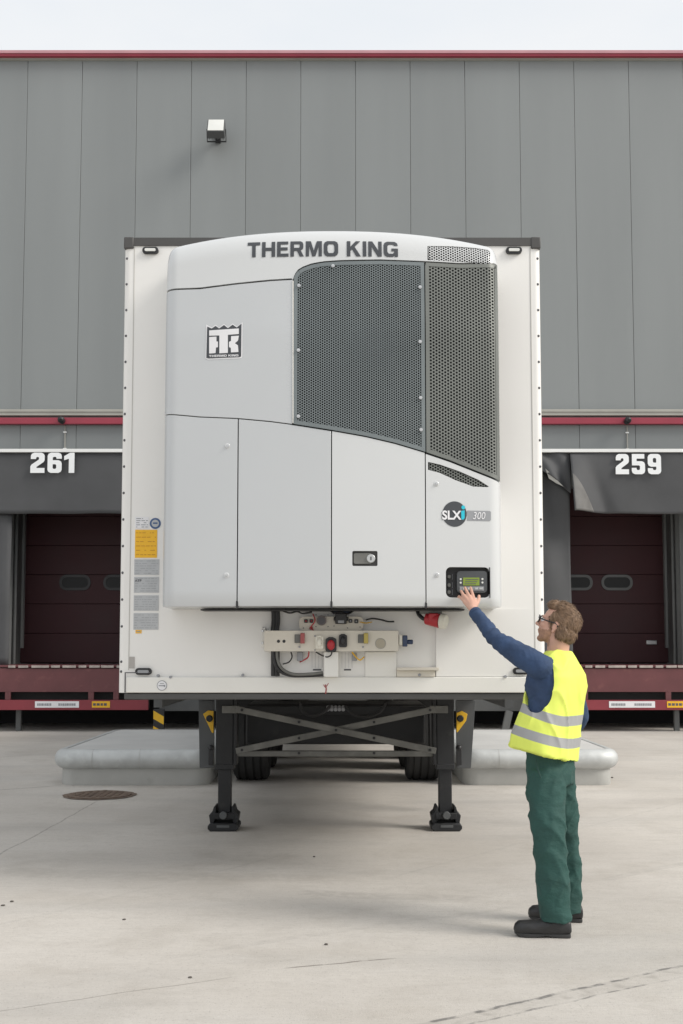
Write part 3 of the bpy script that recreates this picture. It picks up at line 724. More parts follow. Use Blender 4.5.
# marker lamps
for px, py in ((150, 249.5), (514.3, 249.5), (143, 671.5), (521.5, 671)):
    a = at(px, py, TY - .03); y0 = TY - .004 if py < 400 else TY - .004
    w_, h_ = (.05, .021)
    bm = B(); slab(bm, rrect(a.x - w_, a.x + w_, a.z - h_, a.z + h_, TY - .022, .02), .022)
    f = obj('marker_lamp', bm, M['black'], tr, bevel=.003)
    bm = B(); slab(bm, rrect(a.x - w_ + .016, a.x + w_ - .016, a.z - h_ + .012, a.z + h_ - .012, TY - .03, .008), .009)
    obj('lamp_lens', bm, M['lens'] if py < 400 else M['print_g'], f, bevel=.002)
# stickers on the front-left
def st(name, px0, px1, py0, py1, m, rows, pm, label=None, y=TY - .003, mn=.006, mx=.03, seed=1, fill=.16):
    a, b = at(px0, py1, TY), at(px1, py0, TY)
    o = obj(name, box(B(), a.x, b.x, y, TY - .0005, a.z, b.z), m, tr, smooth=0, label=label)
    rr = random.Random(seed); bm = B(); H = b.z - a.z
    for k in range(rows):
        zc = b.z - H * (k + .7) / (rows + .4); x = a.x + .006
        while x < b.x - .012:
            L = rr.uniform(mn, mx); L = min(L, b.x - .006 - x)
            box(bm, x, x + L, y - .001, y - .0002, zc - H / rows * fill, zc + H / rows * fill); x += L + .006 + (rr.random() < .25) * .02
    obj('sticker_print', bm, pm, o, smooth=0)
    return o
zx = lambda v: 125 + v / 7.58
zy = lambda v: 505 + v / 7.58
st('sticker', zx(78), zx(182), zy(92), zy(178), M['stick_w'], 5, M['print_g'], 'small white sticker with faint print', seed=2)
st('sticker', zx(75), zx(245), zy(188), zy(400), M['stick_y'], 6, mat('print_orange', (.55, .26, .02), .6), 'orange notice sticker', seed=3, fill=.07)
for k, (a0, a1, lab) in enumerate(((412, 530, 'plain grey data sticker below the orange one'), (545, 665, 'second grey data sticker'), (685, 802, 'third grey data sticker'), (820, 945, 'lowest grey data sticker'))):
    st('sticker', zx(70 - 2 * k), zx(260 - 2 * k), zy(a0), zy(a1), M['sticker'], 6, M['print_g'], lab, seed=10 + k, fill=.08)
text('sticker_print', 'ATP', *[at(zx(v), 560, TY).x for v in (78, 128)], at(0, zy(583), TY).z, at(0, zy(564), TY).z, TY - .0046, M['print_k'], tr, bold=.02)
st('sticker', zx(80), zx(126), zy(948), zy(973), M['stick_y'], 1, M['print_g'], 'tiny yellow tag under the stickers', seed=20)
a = at(zx(230), zy(140), TY)
bm = B(); cyl(bm, (a.x, TY - .0005, a.z), (a.x, TY - .003, a.z), .034, n=32); rs = obj('round_sticker', bm, M['stick_b'], tr, label='round blue ringed sticker')
bm = B(); cyl(bm, (a.x, TY - .0032, a.z), (a.x, TY - .0042, a.z), .023, n=32); obj('sticker_face', bm, M['sticker'], rs)
obj('sticker_print', box(B(), a.x - .014, a.x + .014, TY - .0052, TY - .0044, a.z - .003, a.z + .006), M['stick_b'], rs, smooth=0)
a = at(162, 685.5, TY - .022)
bm = B(); cyl(bm, (a.x, TY - .0225, a.z), (a.x, TY - .025, a.z), .031, n=32); rs = obj('round_sticker', bm, M['print_g'], tr, label='round grey stamp on the bottom rail')
bm = B(); cyl(bm, (a.x, TY - .0252, a.z), (a.x, TY - .0262, a.z), .027, n=32); obj('sticker_face', bm, M['stick_w'], rs)
bm = B(); box(bm, a.x - .02, a.x + .02, TY - .0272, TY - .0264, a.z - .004, a.z + .002); box(bm, a.x + .012, a.x + .02, TY - .0285, TY - .0274, a.z - .008, a.z + .004); box(bm, a.x - .012, a.x + .012, TY - .0272, TY - .0264, a.z + .01, a.z + .014); obj('sticker_print', bm, M['print_g'], rs, smooth=0)
a = at(132, 662.5, TY)
obj('rating_plate', box(B(), a.x - .016, a.x + .016, TY - .004, TY - .0005, a.z - .035, a.z + .035), mat('plate_taupe', (.42, .40, .38), .5), tr)
bm = B()
for px, py in ((158.5, 675.5), (243, 675), (505, 676.5), (171, 677)): a = at(px, py, TY); cyl(bm, (a.x, TY - .001, a.z), (a.x, TY - .03, a.z), .008, n=12)
split(obj('bolt', bm, M['print_g'], tr))

# ------------ refrigeration unit
UY = 6.44
UX0, UX1, UZ0 = -1.044, 0.936, 1.690
UC = (UX0 + UX1) / 2; UH = (UX1 - UX0) / 2
def ztop(x):
    u = (x - UC) / UH; a = abs(u)
    z = 3.935 - .085 * a ** 2.4
    rr_ = .055; e = max(0., a * UH - (UH - rr_)) / rr_
    return z - .045 * (1 - math.sqrt(max(0, 1 - min(e, 1) ** 2)))
def surf(x, z):
    a = abs((x - UC) / UH) * UH
    y = UY + .075 * (a / UH) ** 2
    rr_ = .075; e = min(1, max(0., a - (UH - rr_)) / rr_)
    y += .07 * (1 - math.sqrt(max(0, 1 - e * e)))
    zt = ztop(x); e = min(1, max(0., z - (zt - .15)) / .15); y += .10 * (1 - math.sqrt(max(0, 1 - e * e)))
    e = min(1, max(0., (UZ0 + .03) - z) / .03); y += .02 * (1 - math.sqrt(max(0, 1 - e * e)))
    y += .05 * max(0, z - 3.3)
    return y
def on(px, py, off=0.0):
    Y = UY
    for _ in range(5): v = at(px, py, Y); Y = surf(v.x, v.z)
    v = at(px, py, Y); return Vector((v.x, surf(v.x, v.z) - off, v.z))
def curve_px(pts):
    W = [on(*p) for p in pts]; W = [(w_.x, w_.z) for w_ in W]
    def f(x):
        if x <= W[0][0]: return W[0][1] + (W[1][1] - W[0][1]) / (W[1][0] - W[0][0]) * (x - W[0][0])
        for (a, b), (c, d) in zip(W, W[1:]):
            if x <= c: return b + (d - b) * (x - a) / (c - a)
        (a, b), (c, d) = W[-2], W[-1]
        return d + (d - b) / (c - a) * (x - c)
    return f
capline = curve_px([(166, 293.5), (200, 288.5), (235, 284), (270, 280.5), (292.5, 279.2)])
arc = curve_px([(293.2, 280), (295, 274.5), (298, 270.5), (303, 267.5), (311, 264.5), (322, 262.3), (340, 261), (380, 260.3), (425, 262), (460, 264), (498, 268)])
midline = curve_px([(163, 416), (200, 417), (237, 418.5), (270, 421.5), (293, 424.5), (331, 430.5), (365, 436.5), (395, 443.5), (425, 452.5), (450, 461), (475, 471), (499, 481.5)])
capbot = lambda x: capline(x) if x < on(292.8, 300).x else arc(x)
XA, XB, XD = on(293, 350).x, on(425.3, 350).x, on(499.5, 400).x
X1, X2, X3 = on(237.5, 520).x, on(331.5, 520).x, on(425.6, 520).x

unit = obj('refrigeration_unit', (lambda b: (box(b, UX0 + .02, UX1 - .02, UY + .19, TY - .002, UZ0 + .01, 3.73), b)[1])(B()), M['shadowgap'], tr, bevel=.01,
           label='white front mounted cooling unit')
def panel(name, x0, x1, zb, zt, m, nx=24, nz=24, back=(.03, .03, .03, .03), absb=(None,) * 4, gap=.003, cut=None, label=None, bevel=.0035, xs=None):
    """curved panel; back = how far the left/right/bottom/top returns go back"""
    bm = B(); x0 += gap; x1 -= gap
    def P(i, j):
        x = xs[i] if xs else x0 + (x1 - x0) * i / nx; a, b = zb(x) + gap, zt(x) - gap
        z = a + (b - a) * j / nz
        return Vector((x, surf(x, z), z))
    if xs: nx = len(xs) - 1
    V = [[bm.verts.new(P(i, j)) for j in range(nz + 1)] for i in range(nx + 1)]
    for i in range(nx):
        for j in range(nz): bm.faces.new((V[i][j], V[i + 1][j], V[i + 1][j + 1], V[i][j + 1]))
    W = {}
    def bk(i, j, s):
        if (i, j) not in W:
            v = V[i][j].co; y = absb[s] if absb[s] is not None else v.y + back[s]
            W[(i, j)] = bm.verts.new((v.x, y, v.z))
        return W[(i, j)]
    order = sorted(range(4), key=lambda s: 0 if absb[s] is not None else 1)
    for s in order:
        if s == 0: L = [(0, j) for j in range(nz + 1)]
        elif s == 1: L = [(nx, j) for j in range(nz + 1)]
        elif s == 2: L = [(i, 0) for i in range(nx + 1)]
        else: L = [(i, nz) for i in range(nx + 1)]
        for q in L: bk(*q, s)
        for a, b in zip(L, L[1:]):
            bm.faces.new((V[a[0]][a[1]], V[b[0]][b[1]], W[b], W[a]))
    loop = [(i, 0) for i in range(nx + 1)] + [(nx, j) for j in range(1, nz + 1)] + [(i, nz) for i in range(nx - 1, -1, -1)] + [(0, j) for j in range(nz - 1, 0, -1)]
    f = bm.faces.new([W[k] for k in loop]); 
    bmesh.ops.recalc_face_normals(bm, faces=bm.faces)
    if f.is_valid and not any(a is not None for a in absb): pass
    o = obj(name, bm, m, None if cut else unit, smooth=28, bevel=0 if cut else bevel, label=label)
    if cut:
        boolean(o, cut)
        o.data.transform(Matrix.Translation(-wpos(unit))); o.parent = unit
        b = o.modifiers.new('bevel', 'BEVEL'); b.width = .002; b.segments = 2; b.limit_method = 'ANGLE'; b.angle_limit = R(60)
    return o
def cutter(px0, px1, py0, py1, r, depth=.09):
    a, b = on(px0, py1), on(px1, py0); bm = B(); y = min(a.y, b.y) - .03
    slab(bm, [Vector((v.x, y, v.z)) for v in rrect(a.x, b.x, a.z, b.z, 0, r)], depth + .03)
    me = bpy.data.meshes.new('c'); bm.to_mesh(me); bm.free(); o = bpy.data.objects.new('c', me); COL.objects.link(o); return o
def cutpoly(pts, depth=.06):
    bm = B(); P = [on(*p) for p in pts]; slab(bm, [Vector((v.x, v.y - .02, v.z)) for v in P], depth)
    me = bpy.data.meshes.new('c'); bm.to_mesh(me); bm.free(); o = bpy.data.objects.new('c', me); COL.objects.link(o); return o
edgex = lambda x0, x1, n: [x0 + (x1 - x0) * i / n for i in range(n + 1)]
# cap: finer columns near the rounded ends
xs = sorted(set([round(v, 5) for v in edgex(UX0 + .001, UX0 + .09, 12) + edgex(UX0 + .09, XA - .01, 20) + edgex(XA - .01, XA + .14, 20) + edgex(XA + .14, UX1 - .09, 24) + edgex(UX1 - .09, UX1 - .001, 12)]))
ventpts = [(427.5, 246), (452, 246.3), (475, 248), (488, 250), (490, 252), (490.5, 264.1), (476, 263), (452, 261.5), (427.5, 260)]
cap = panel('top_cap', UX0, UX1, lambda x: capbot(x) + .003, ztop, M['unit_w'], xs=xs, nz=26, absb=(TY - .002,) * 2 + (None, TY - .002), back=(.03,) * 4,
            cut=[cutpoly(ventpts, .10)], label='rounded white top cap')
pd1 = panel('upper_door', UX0 - .001, XA, midline, lambda x: capline(x) - .001, M['shaded'], nx=40, absb=(TY - .002, None, None, None))
obj('edge_strip', (lambda b: (tube(b, [on(293, 281 + k * 14.2, .002) for k in range(11)], .0035, 8, 2), b)[1])(B()), M['white_r'], unit)
lowb = lambda x: UZ0
panel('lower_door', UX0 - .001, X1, lowb, midline, M['shaded'], absb=(TY - .002, None, TY - .002, None), nx=30)
panel('lower_door', X1, X2, lowb, midline, M['shaded'], absb=(None, None, TY - .002, None))
panel('lower_door', X2, X3, lowb, midline, M['unit_w'], absb=(None, None, TY - .002, None), cut=[cutter(352.3, 377.5, 551, 566, .008, .03)])
slot = [(428, 461.8), (440, 464.5), (460, 471.5), (478, 479.5), (489, 486.5), (487, 487.2), (473, 486.5), (455, 480), (440, 473), (428, 469.8)]
panel('side_door', X3, UX1 + .001, lowb, lambda x: midline(x) - .004, M['unit_w'], nx=36, nz=30, absb=(None, TY - .002, TY - .002, None),
      cut=[cutter(446, 489.5, 567.3, 597.5, .03, .10), cutpoly(slot, .07)], label='white side door with display recess')
bm = B(); box(bm, UX0 + .2, UX1 - .2, UY + .30, TY - .004, UZ0 - .012, UZ0 - .003)
obj('base_tray', bm, M['black'], unit, bevel=.004)
bm = B()
for xx in (X1, X2, X3): box(bm, xx - .006, xx + .006, surf(xx, UZ0 + .1) + .004, surf(xx, UZ0 + .1) + .04, UZ0 - .008, UZ0 + .035)
split(obj('door_catch', bm, M['black'], unit))

# perforated grilles: real hexagonal holes
def hexmesh(bm, inside, x0, x1, z0, z1, p, rh, off, depth=.008, sf=surf):
    Rr = p / math.sqrt(3); dx = p * math.sqrt(3) / 2; i = 0; x = x0
    while x <= x1:
        z = z0 + (p / 2 if i % 2 else 0)
        while z <= z1:
            if inside(x, z):
                o = []; n_ = []; d_ = []
                for k in range(6):
                    a = R(60 * k); ca, sa = math.cos(a), math.sin(a)
                    X_, Z_ = x + Rr * ca, z + Rr * sa; o.append(bm.verts.new((X_, sf(X_, Z_) - off, Z_)))
                    X_, Z_ = x + rh * ca, z + rh * sa; Yv = sf(X_, Z_) - off; n_.append(bm.verts.new((X_, Yv, Z_))); d_.append(bm.verts.new((X_, Yv + depth, Z_)))
                for k in range(6):
                    l = (k + 1) % 6
                    bm.faces.new((o[k], o[l], n_[l], n_[k])); bm.faces.new((n_[k], n_[l], d_[l], d_[k]))
            z += p
        x += dx; i += 1
def border(bm, pts, wd, off, th=.012):
    n = len(pts); inn = []
    for i in range(n):
        a, b, c = pts[i - 1], pts[i], pts[(i + 1) % n]
        d1 = Vector((b[0] - a[0], b[1] - a[1])); d2 = Vector((c[0] - b[0], c[1] - b[1])); d1.normalize(); d2.normalize()
        n1 = Vector((-d1.y, d1.x)); n2 = Vector((-d2.y, d2.x)); m_ = n1 + n2; m_ = m_ / max(.35, m_.dot(n1)) if m_.length > 1e-4 else n1
        inn.append((b[0] + m_.x * wd, b[1] + m_.y * wd))
    def vv(p, y=0): return bm.verts.new((p[0], surf(*p) - off + y, p[1]))
    A = [vv(p) for p in pts]; C = [vv(p) for p in inn]; D = [vv(p, th) for p in pts]; E_ = [vv(p, th) for p in inn]
    for i in range(n):
        j = (i + 1) % n
        bm.faces.new((A[i], A[j], C[j], C[i])); bm.faces.new((D[i], D[j], A[j], A[i])); bm.faces.new((C[i], C[j], E_[j], E_[i]))
def outline(x0, x1, zb, zt, n=30):      # counter-clockwise in x,z
    P = [(x0 + (x1 - x0) * i / n, zb(x0 + (x1 - x0) * i / n)) for i in range(n + 1)]
    za, zb_ = zb(x1), zt(x1); P += [(x1, za + (zb_ - za) * k / 12) for k in range(1, 12)]
    xs_ = [x0 + (x1 - x0) * (1 - (1 - i / n) ** 1) for i in range(n, -1, -1)]
    # finer near the left end where the arc is steep
    xs_ = sorted(set(xs_ + [x0 + .004 * k for k in range(1, 16)]), reverse=True)
    P += [(x, zt(x)) for x in xs_]
    za, zb_ = zb(x0), zt(x0); P += [(x0, zb_ + (za - zb_) * k / 12) for k in range(1, 12)]
    return P
gaps = .004
for name, x0, x1, mm, p, rh, lab in (('grille', XA + .004, XB - .003, M['grille'], .0150, .0060, 'large dark perforated grille with arched top'), ('grille', XB + .003, XD - .004, M['grille_b'], .0195, .0072, 'grey perforated grille on the right edge')):
    zb_f = lambda x: midline(x) + gaps; zt_f = lambda x: arc(x) - gaps
    bm = B(); wd = .02
    def ins(x, z): return x0 + wd * .75 < x < x1 - wd * .75 and zb_f(x) + wd * .8 < z < min(zt_f(x), zt_f(max(x - .03, x0)) + .03, zt_f(max(x - .012, x0)) + .01) - wd * .8
    hexmesh(bm, ins, x0 + .012, x1, 2.2, 3.8, p, rh, .002)
    gb = obj(name, bm, mm, unit, smooth=0, label=lab)
    bm = B(); border(bm, outline(x0, x1, zb_f, zt_f), wd + .002, .0045); obj('grille_frame', bm, mm, gb, smooth=30)
    bm = B(); grid(bm, lambda u, v: (lambda x: Vector((x, surf(x, 3) + .045, zb_f(x) + (zt_f(x) - zb_f(x)) * v)))(x0 + (x1 - x0) * u), 20, 20)
    obj('grille_backing', bm, M['coil'], gb, smooth=30)
    cx = bm
# screws on the big grille
scr = [(299, 286), (298.5, 350.5), (298.5, 416.5), (333, 264.8 + 1.5), (420, 287.5), (420, 342), (420.5, 398), (421, 430)]
for px, py in scr:
    a = on(px, py, .006); bm = B(); cyl(bm, a, a + Vector((0, -.006, 0)), .012, .010, n=16); cyl(bm, a + Vector((0, -.006, 0)), a + Vector((0, -.010, 0)), .005, n=6)
    obj('grille_screw', bm, M['bolt'], unit)
# vents in cap and side door
def inpoly(pts):
    W = [on(*p) for p in pts]; W = [(v.x, v.z) for v in W]
    def f(x, z):
        c = False
        for (a, b), (d, e) in zip(W, W[1:] + W[:1]):
            if (b > z) != (e > z) and x < (d - a) * (z - b) / (e - b) + a: c = not c
        return c
    return f, W
f1, W1 = inpoly(ventpts)
bm = B(); hexmesh(bm, f1, min(v[0] for v in W1), max(v[0] for v in W1), min(v[1] for v in W1), max(v[1] for v in W1), .0160, .0066, -.003)
vc = obj('cap_vent', bm, M['unit_w'], unit, smooth=0)
bm = B(); poly(bm, [Vector((v[0], surf(*v) + .03, v[1])) for v in W1], surf, -.03); obj('vent_backing', bm, M['shadowgap'], vc, smooth=0)
f2, W2 = inpoly(slot)
bm = B(); hexmesh(bm, f2, min(v[0] for v in W2), max(v[0] for v in W2), min(v[1] for v in W2), max(v[1] for v in W2), .017, .0068, -.006)
vc = obj('slot_vent', bm, M['grille_b'], unit, smooth=0)
bm = B(); poly(bm, [Vector((v[0], surf(*v) + .035, v[1])) for v in W2], surf, -.035); obj('vent_backing', bm, M['shadowgap'], vc, smooth=0)
# quarter-turn fasteners
for px, py in ((227.5, 446), (226.5, 575.3), (436, 484), (436.5, 575)):
    a = on(px, py, -.001); bm = B(); cyl(bm, a, a + Vector((0, -.004, 0)), .017, .014, n=20)
    f = obj('fastener', bm, M['unit_w'], unit, bevel=.001)
    bm = B(); cyl(bm, a + Vector((.002, -.0045, 0)), a + Vector((.002, -.009, 0)), .009, .008, n=12); box(bm, a.x - .004, a.x + .012, a.y - .013, a.y - .0085, a.z - .002, a.z + .002, Matrix.Rotation(.6, 3, 'Y'))
    obj('fastener_pin', bm, M['bolt'], f)
# latch
a, b = on(353, 565.5), on(377, 551.5)
bm = B(); box(bm, a.x - .005, b.x + .005, a.y + .022, a.y + .03, a.z - .005, b.z + .005); lt = obj('latch', bm, M['capdark'], unit)
bm = B(); slab(bm, [Vector((v.x, a.y + .002, v.z)) for v in rrect(a.x + .004, b.x - .03, a.z + .01, b.z - .01, 0, .01)], .02); obj('latch_paddle', bm, M['steel_g'], lt, bevel=.003)
bm = B(); c_ = Vector((b.x - .035, a.y, (a.z + b.z) / 2)); cyl(bm, c_ + Vector((0, .018, 0)), c_ + Vector((0, -.006, 0)), .026, .024, n=24); obj('latch_lock', bm, M['alu'], lt, bevel=.002)
bm = B(); box(bm, c_.x - .003, c_.x + .003, c_.y - .008, c_.y - .0065, c_.z - .01, c_.z + .01); obj('keyhole', bm, M['black'], lt)
# control display
a, b = on(446, 597.5), on(489.5, 567.3); yb = a.y + .075
bm = B(); box(bm, a.x - .004, b.x + .004, yb, yb + .01, a.z - .004, b.z + .004)
for x_ in (a.x - .003, b.x - .001): box(bm, x_, x_ + .004, yb - .05, yb - .001, a.z, b.z)
dp = obj('control_panel', bm, M['black'], unit, label='black control panel with lit screen')
p0, p1 = on(457.5, 592.5), on(487, 571)
k_ = .045
bm = B(); slab(bm, [Vector((v.x, yb - k_, v.z)) for v in rrect(p0.x, p1.x, p0.z, p1.z, 0, .02)], k_ - .001); obj('display_housing', bm, M['dash'], dp, bevel=.006)
q0, q1 = on(463.5, 585.3), on(479.5, 577.5)
bm = B(); box(bm, q0.x, q1.x, yb - k_ - .003, yb - k_ - .0003, q0.z, q1.z); obj('screen', bm, M['screen'], dp, smooth=0)
bm = B(); 
for i in range(3): box(bm, q0.x + .008 + i * .003, q1.x - .02 + .007 * i, yb - k_ - .0042, yb - k_ - .0032, q0.z + .008 + i * .012, q0.z + .012 + i * .012)
obj('screen_text', bm, M['print_k'], dp, smooth=0)
for px, py in ((461, 579), (461, 582.5), (482.5, 579), (482.5, 582.5)):
    c_ = on(px, py); bm = B(); cyl(bm, (c_.x, yb - k_ - .0003, c_.z), (c_.x, yb - k_ - .004, c_.z), .006, n=12); obj('button', bm, M['lens'], dp)
bm = B(); q0, q1 = on(460, 590.5), on(484, 586.5); box(bm, q0.x, q1.x, yb - k_ - .003, yb - k_ - .0003, q0.z, q1.z); obj('key_strip', bm, M['print_g'], dp, bevel=.001)
for px in (465, 470, 476.5, 481): c_ = on(px, 588.5); bm = B(); box(bm, c_.x - .010, c_.x + .010, yb - k_ - .006, yb - k_ - .0035, c_.z - .006, c_.z + .006); obj('key', bm, M['alu'] if px > 475 else M['cyan'] if px < 0 else M['lens'], dp, bevel=.002)
for px, py in ((450, 576), (450, 584.5), (450, 591.5)):
    c_ = on(px, py); bm = B(); cyl(bm, (c_.x, yb - .002, c_.z), (c_.x, yb - .02, c_.z), .014, .011, n=16); obj('switch', bm, M['steel_g'], dp, bevel=.002)
    bm = B()
    for s in (-1, 1): box(bm, c_.x + s * .02 - .001, c_.x + s * .02 + .001, yb - .003, yb - .001, c_.z - .016, c_.z + .016)
    obj('switch_mark', bm, M['print_g'], dp, smooth=0)

# ------------ lettering on the unit
def os(x, z, off=.003): return Vector((x, surf(x, z) - off, z))
a, b, c_ = on(247.5, 257.3), on(398, 256.3), on(320, 241.3)
def capmap(x, z):
    return os(x, z, .003)
text('lettering', 'THERMO KING', a.x, b.x, on(320, 256.5).z, c_.z, 0, M['letter'], unit, bold=None, surf=capmap, label='dark capital lettering across the top cap')
def px_poly(name, pts, m, off, f, par=None):
    bm = B(); poly(bm, [on(*f(p), off) for p in pts], surf, off); return obj(name, bm, m, par or unit, smooth=0)
F6 = lambda p: (195 + p[0] / 11.38, 310 + p[1] / 11.38)
badge = px_poly('emblem', [(128, 165), (190, 200), (235, 168), (275, 200), (330, 158), (375, 196), (428, 154), (475, 188), (542, 140), (538, 538), (512, 552), (145, 566), (118, 552)], M['stick_w'], .0015, F6)
badge['label'] = 'black crown topped emblem with white letter shapes'
K = [(140, 190), (190, 212), (235, 182), (275, 212), (330, 172), (375, 208), (428, 168), (475, 200), (530, 155), (525, 530), (505, 538), (150, 552), (130, 545)]
px_poly('emblem_field', K, M['letter'], .0030, F6, badge)
bm = B()
for P in ([(162, 235), (500, 212), (500, 275), (375, 285), (375, 490), (278, 495), (278, 292), (162, 295)],
          [(162, 310), (245, 305), (245, 360), (262, 362), (262, 425), (240, 430), (235, 492), (162, 498)],
          [(412, 300), (500, 295), (490, 350), (455, 380), (490, 405), (495, 480), (410, 485), (408, 432), (388, 425), (388, 365), (410, 355)]):
    poly(bm, [on(*F6(p), .0045) for p in P], surf, .0045)
obj('emblem_letters', bm, M['stick_w'], badge, smooth=0)
a, b = on(*F6((160, 538))), on(*F6((495, 506)))
text('emblem_text', 'THERMO KING', a.x, b.x, a.z, b.z + .000, 0, M['stick_w'], badge, bold=None, surf=lambda x, z: os(x, z, .0045))
F8 = lambda p: (420 + p[0] / 8.035, 450 + p[1] / 8.035)
c_ = on(*F8((278, 515))); bm = B(); poly(bm, [os(c_.x + .071 * math.cos(2 * PI * k / 40), c_.z + .074 * math.sin(2 * PI * k / 40), .002) for k in range(40)], surf, .002)
lg = obj('model_badge', bm, M['letter'], unit, smooth=0, label='round dark badge with white letters and cyan i')
a, b = on(*F8((178, 560))), on(*F8((332, 488)))
text('badge_outline', 'SLX', a.x - .002, b.x + .002, a.z - .002, b.z + .002, 0, M['letter'], lg, bold=.075, surf=lambda x, z: os(x, z, .0032))
text('badge_letters', 'SLX', a.x, b.x, a.z, b.z, 0, M['stick_w'], lg, bold=.03, surf=lambda x, z: os(x, z, .0045))
bm = B(); c1 = on(*F8((347, 462))); poly(bm, [os(c1.x + .011 * math.cos(2 * PI * k / 20), c1.z + .012 * math.sin(2 * PI * k / 20), .0045) for k in range(20)], surf, .0045)
poly(bm, [on(*F8(p), .0045) for p in ((330, 490), (358, 485), (358, 548), (345, 562), (332, 556))], surf, .0045)
obj('badge_i', bm, M['cyan'], lg, smooth=0)
px_poly('badge_plate', [(378, 487), (560, 490), (570, 498), (570, 562), (560, 571), (378, 567), (383, 530)], M['print_g'], .002, F8, lg)
a, b = on(*F8((425, 556))), on(*F8((525, 500)))
text('badge_number', '300', a.x, b.x, a.z, b.z, 0, M['stick_w'], lg, bold=.0, shear=.2, surf=lambda x, z: os(x, z, .0045))

# ------------ connector plates below the unit
def tb(px0, px1, py0, py1, y0, y1):
    a, b = at(px0, py1, y0), at(px1, py0, y0); return (a.x, b.x, y0, y1, a.z, b.z)
CYp = TY - .12
cp = obj('connector_plate', box(B(), *tb(264.2, 398.5, 630.5, 651.3, CYp, CYp + .012)), M['beige'], tr, bevel=.003, label='long beige plate of sockets')
bm = B(); a = tb(264.2, 398.5, 630.5, 651.3, CYp, CYp); box(bm, a[0], a[0] + .01, CYp + .013, TY - .002, a[4], a[5]); box(bm, a[1] - .01, a[1], CYp + .013, TY - .002, a[4], a[5]); box(bm, a[0], a[1], CYp + .013, TY - .002, a[5] - .01, a[5]); box(bm, a[0], a[1], CYp + .013, TY - .002, a[4], a[4] + .01)
obj('plate_box', bm, M['beige'], tr)
bm = B(); a = at(299, 630.6, TY - .06); b = at(363.5, 616.5, TY - .06)
slab(bm, rrect(a.x, b.x, a.z, b.z, TY - .06, .03), .012); up = obj('upper_plate', bm, M['beige'], tr, bevel=.002)
obj('plate_post', box(B(), *tb(324, 338.5, 651.8, 677, TY - .10, TY - .003)), M['white_r'], tr, bevel=.004)
def rod(name, px, py, y, r, L, m, par, n=20, r1=None, bev=.002):
    c = at(px, py, y); bm = B(); cyl(bm, (c.x, y, c.z), (c.x, y - L, c.z), r, r1 or r, n=n); return obj(name, bm, m, par, bevel=bev)
for px in (278.5, 284): rod('plate_hole', px, 641.3, CYp - .0002, .0095, .002, M['black'], cp)
rod('plate_hole', 380.5, 643.5, CYp - .0002, .033, .002, M['gutter'], cp)
rod('knock_out', 380.5, 643.5, CYp - .0024, .029, .001, mat('inner_shade', (.42, .38, .30), .6), cp)
# flap switches
for px, m2 in ((299.5, M['dullred']), (363, mat('brass', (.45, .36, .1), .4, .4))):
    f = obj('socket', box(B(), *tb(px - 5, px + 5, 634.5, 643, CYp - .012, CYp - .0005)), M['steel_g'], cp, bevel=.003)
    obj('socket_flap', box(B(), *tb(px + .8, px + 5.2, 633, 643.5, CYp - .03, CYp - .0125)), m2, f, bevel=.003)
    rod('screw', px, 647, CYp - .0005, .006, .005, M['print_g'], cp)
def socket(px, py, w_, h_, mbase, mflap, lab):
    a = at(px, py, CYp); bm = B(); slab(bm, rrect(a.x - w_, a.x + w_, a.z - h_, a.z + h_, CYp - .02, w_ * .45), .0195); f = obj('socket', bm, mbase, cp, bevel=.004, label=lab)
    bm = B(); ball(bm, (a.x, CYp - .024, a.z), (w_ * .72, .016, h_ * .72), sub=3); obj('socket_cover', bm, mflap, f)
    bm = B(); box(bm, a.x - w_ * .5, a.x + w_ * .5, CYp - .035, CYp - .021, a.z + h_ * .82, a.z + h_ * 1.1); obj('cover_hinge', bm, mbase, f, bevel=.003)
socket(319.5, 642.5, .024, .038, M['creamp'], M['creamp'], 'cream covered socket')
socket(331, 645, .033, .043, M['black'], M['redp'], 'round socket with red cover')
socket(343, 641, .025, .038, M['black'], M['black'], 'black covered socket')
rod('screw', 315, 636, CYp - .0005, .005, .004, M['print_g'], cp); rod('screw', 315, 650, CYp - .0005, .005, .004, M['print_g'], cp)
a = at(399, 640, CYp + .03)
bm = B(); box(bm, a.x, a.x + .02, CYp + .01, CYp + .07, a.z - .03, a.z + .03); bx_ = obj('side_plug', bm, M['creamp'], tr, bevel=.003, label='blue plug on the plate end')
bm = B(); box(bm, a.x + .021, a.x + .05, CYp + .005, CYp + .075, a.z - .04, a.z + .028); cyl(bm, (a.x + .05, CYp + .04, a.z - .012), (a.x + .085, CYp + .04, a.z - .012), .014); obj('plug_body', bm, M['bluep'], bx_, bevel=.005)
# upper plate fittings
UPY = TY - .061
for px, py, w_ in ((306, 621, .011), (311.5, 621, .011), (350.5, 621, .011), (356.3, 621.3, .012)):
    a = at(px, py, UPY); bm = B(); slab(bm, rrect(a.x - w_, a.x + w_, a.z - w_, a.z + w_, UPY - .012, .004), .0115); f = obj('switch', bm, M['black'], up, bevel=.002)
    rod('switch_tip', px, py, UPY - .0125, .005, .006, M['redp'] if px < 313 else M['print_g'], f, 10)
f = rod('round_inlet', 321.5, 620.5, UPY, .030, .022, mat('grey_brown', (.16, .14, .14), .6), up, 28); rod('inlet_core', 321.5, 620.5, UPY - .0225, .021, .002, M['print_k'], f)
a = at(341, 619, UPY); bm = B(); box(bm, a.x - .035, a.x + .035, UPY - .045, UPY - .0005, a.z - .03, a.z + .035); box(bm, a.x - .045, a.x + .045, UPY - .02, UPY - .0005, a.z - .012, a.z + .012); f = obj('connector_block', bm, M['black'], up, bevel=.006)
obj('block_label', box(B(), a.x - .018, a.x + .018, UPY - .048, UPY - .0455, a.z - .026, a.z - .010), M['print_g'], f, smooth=0)
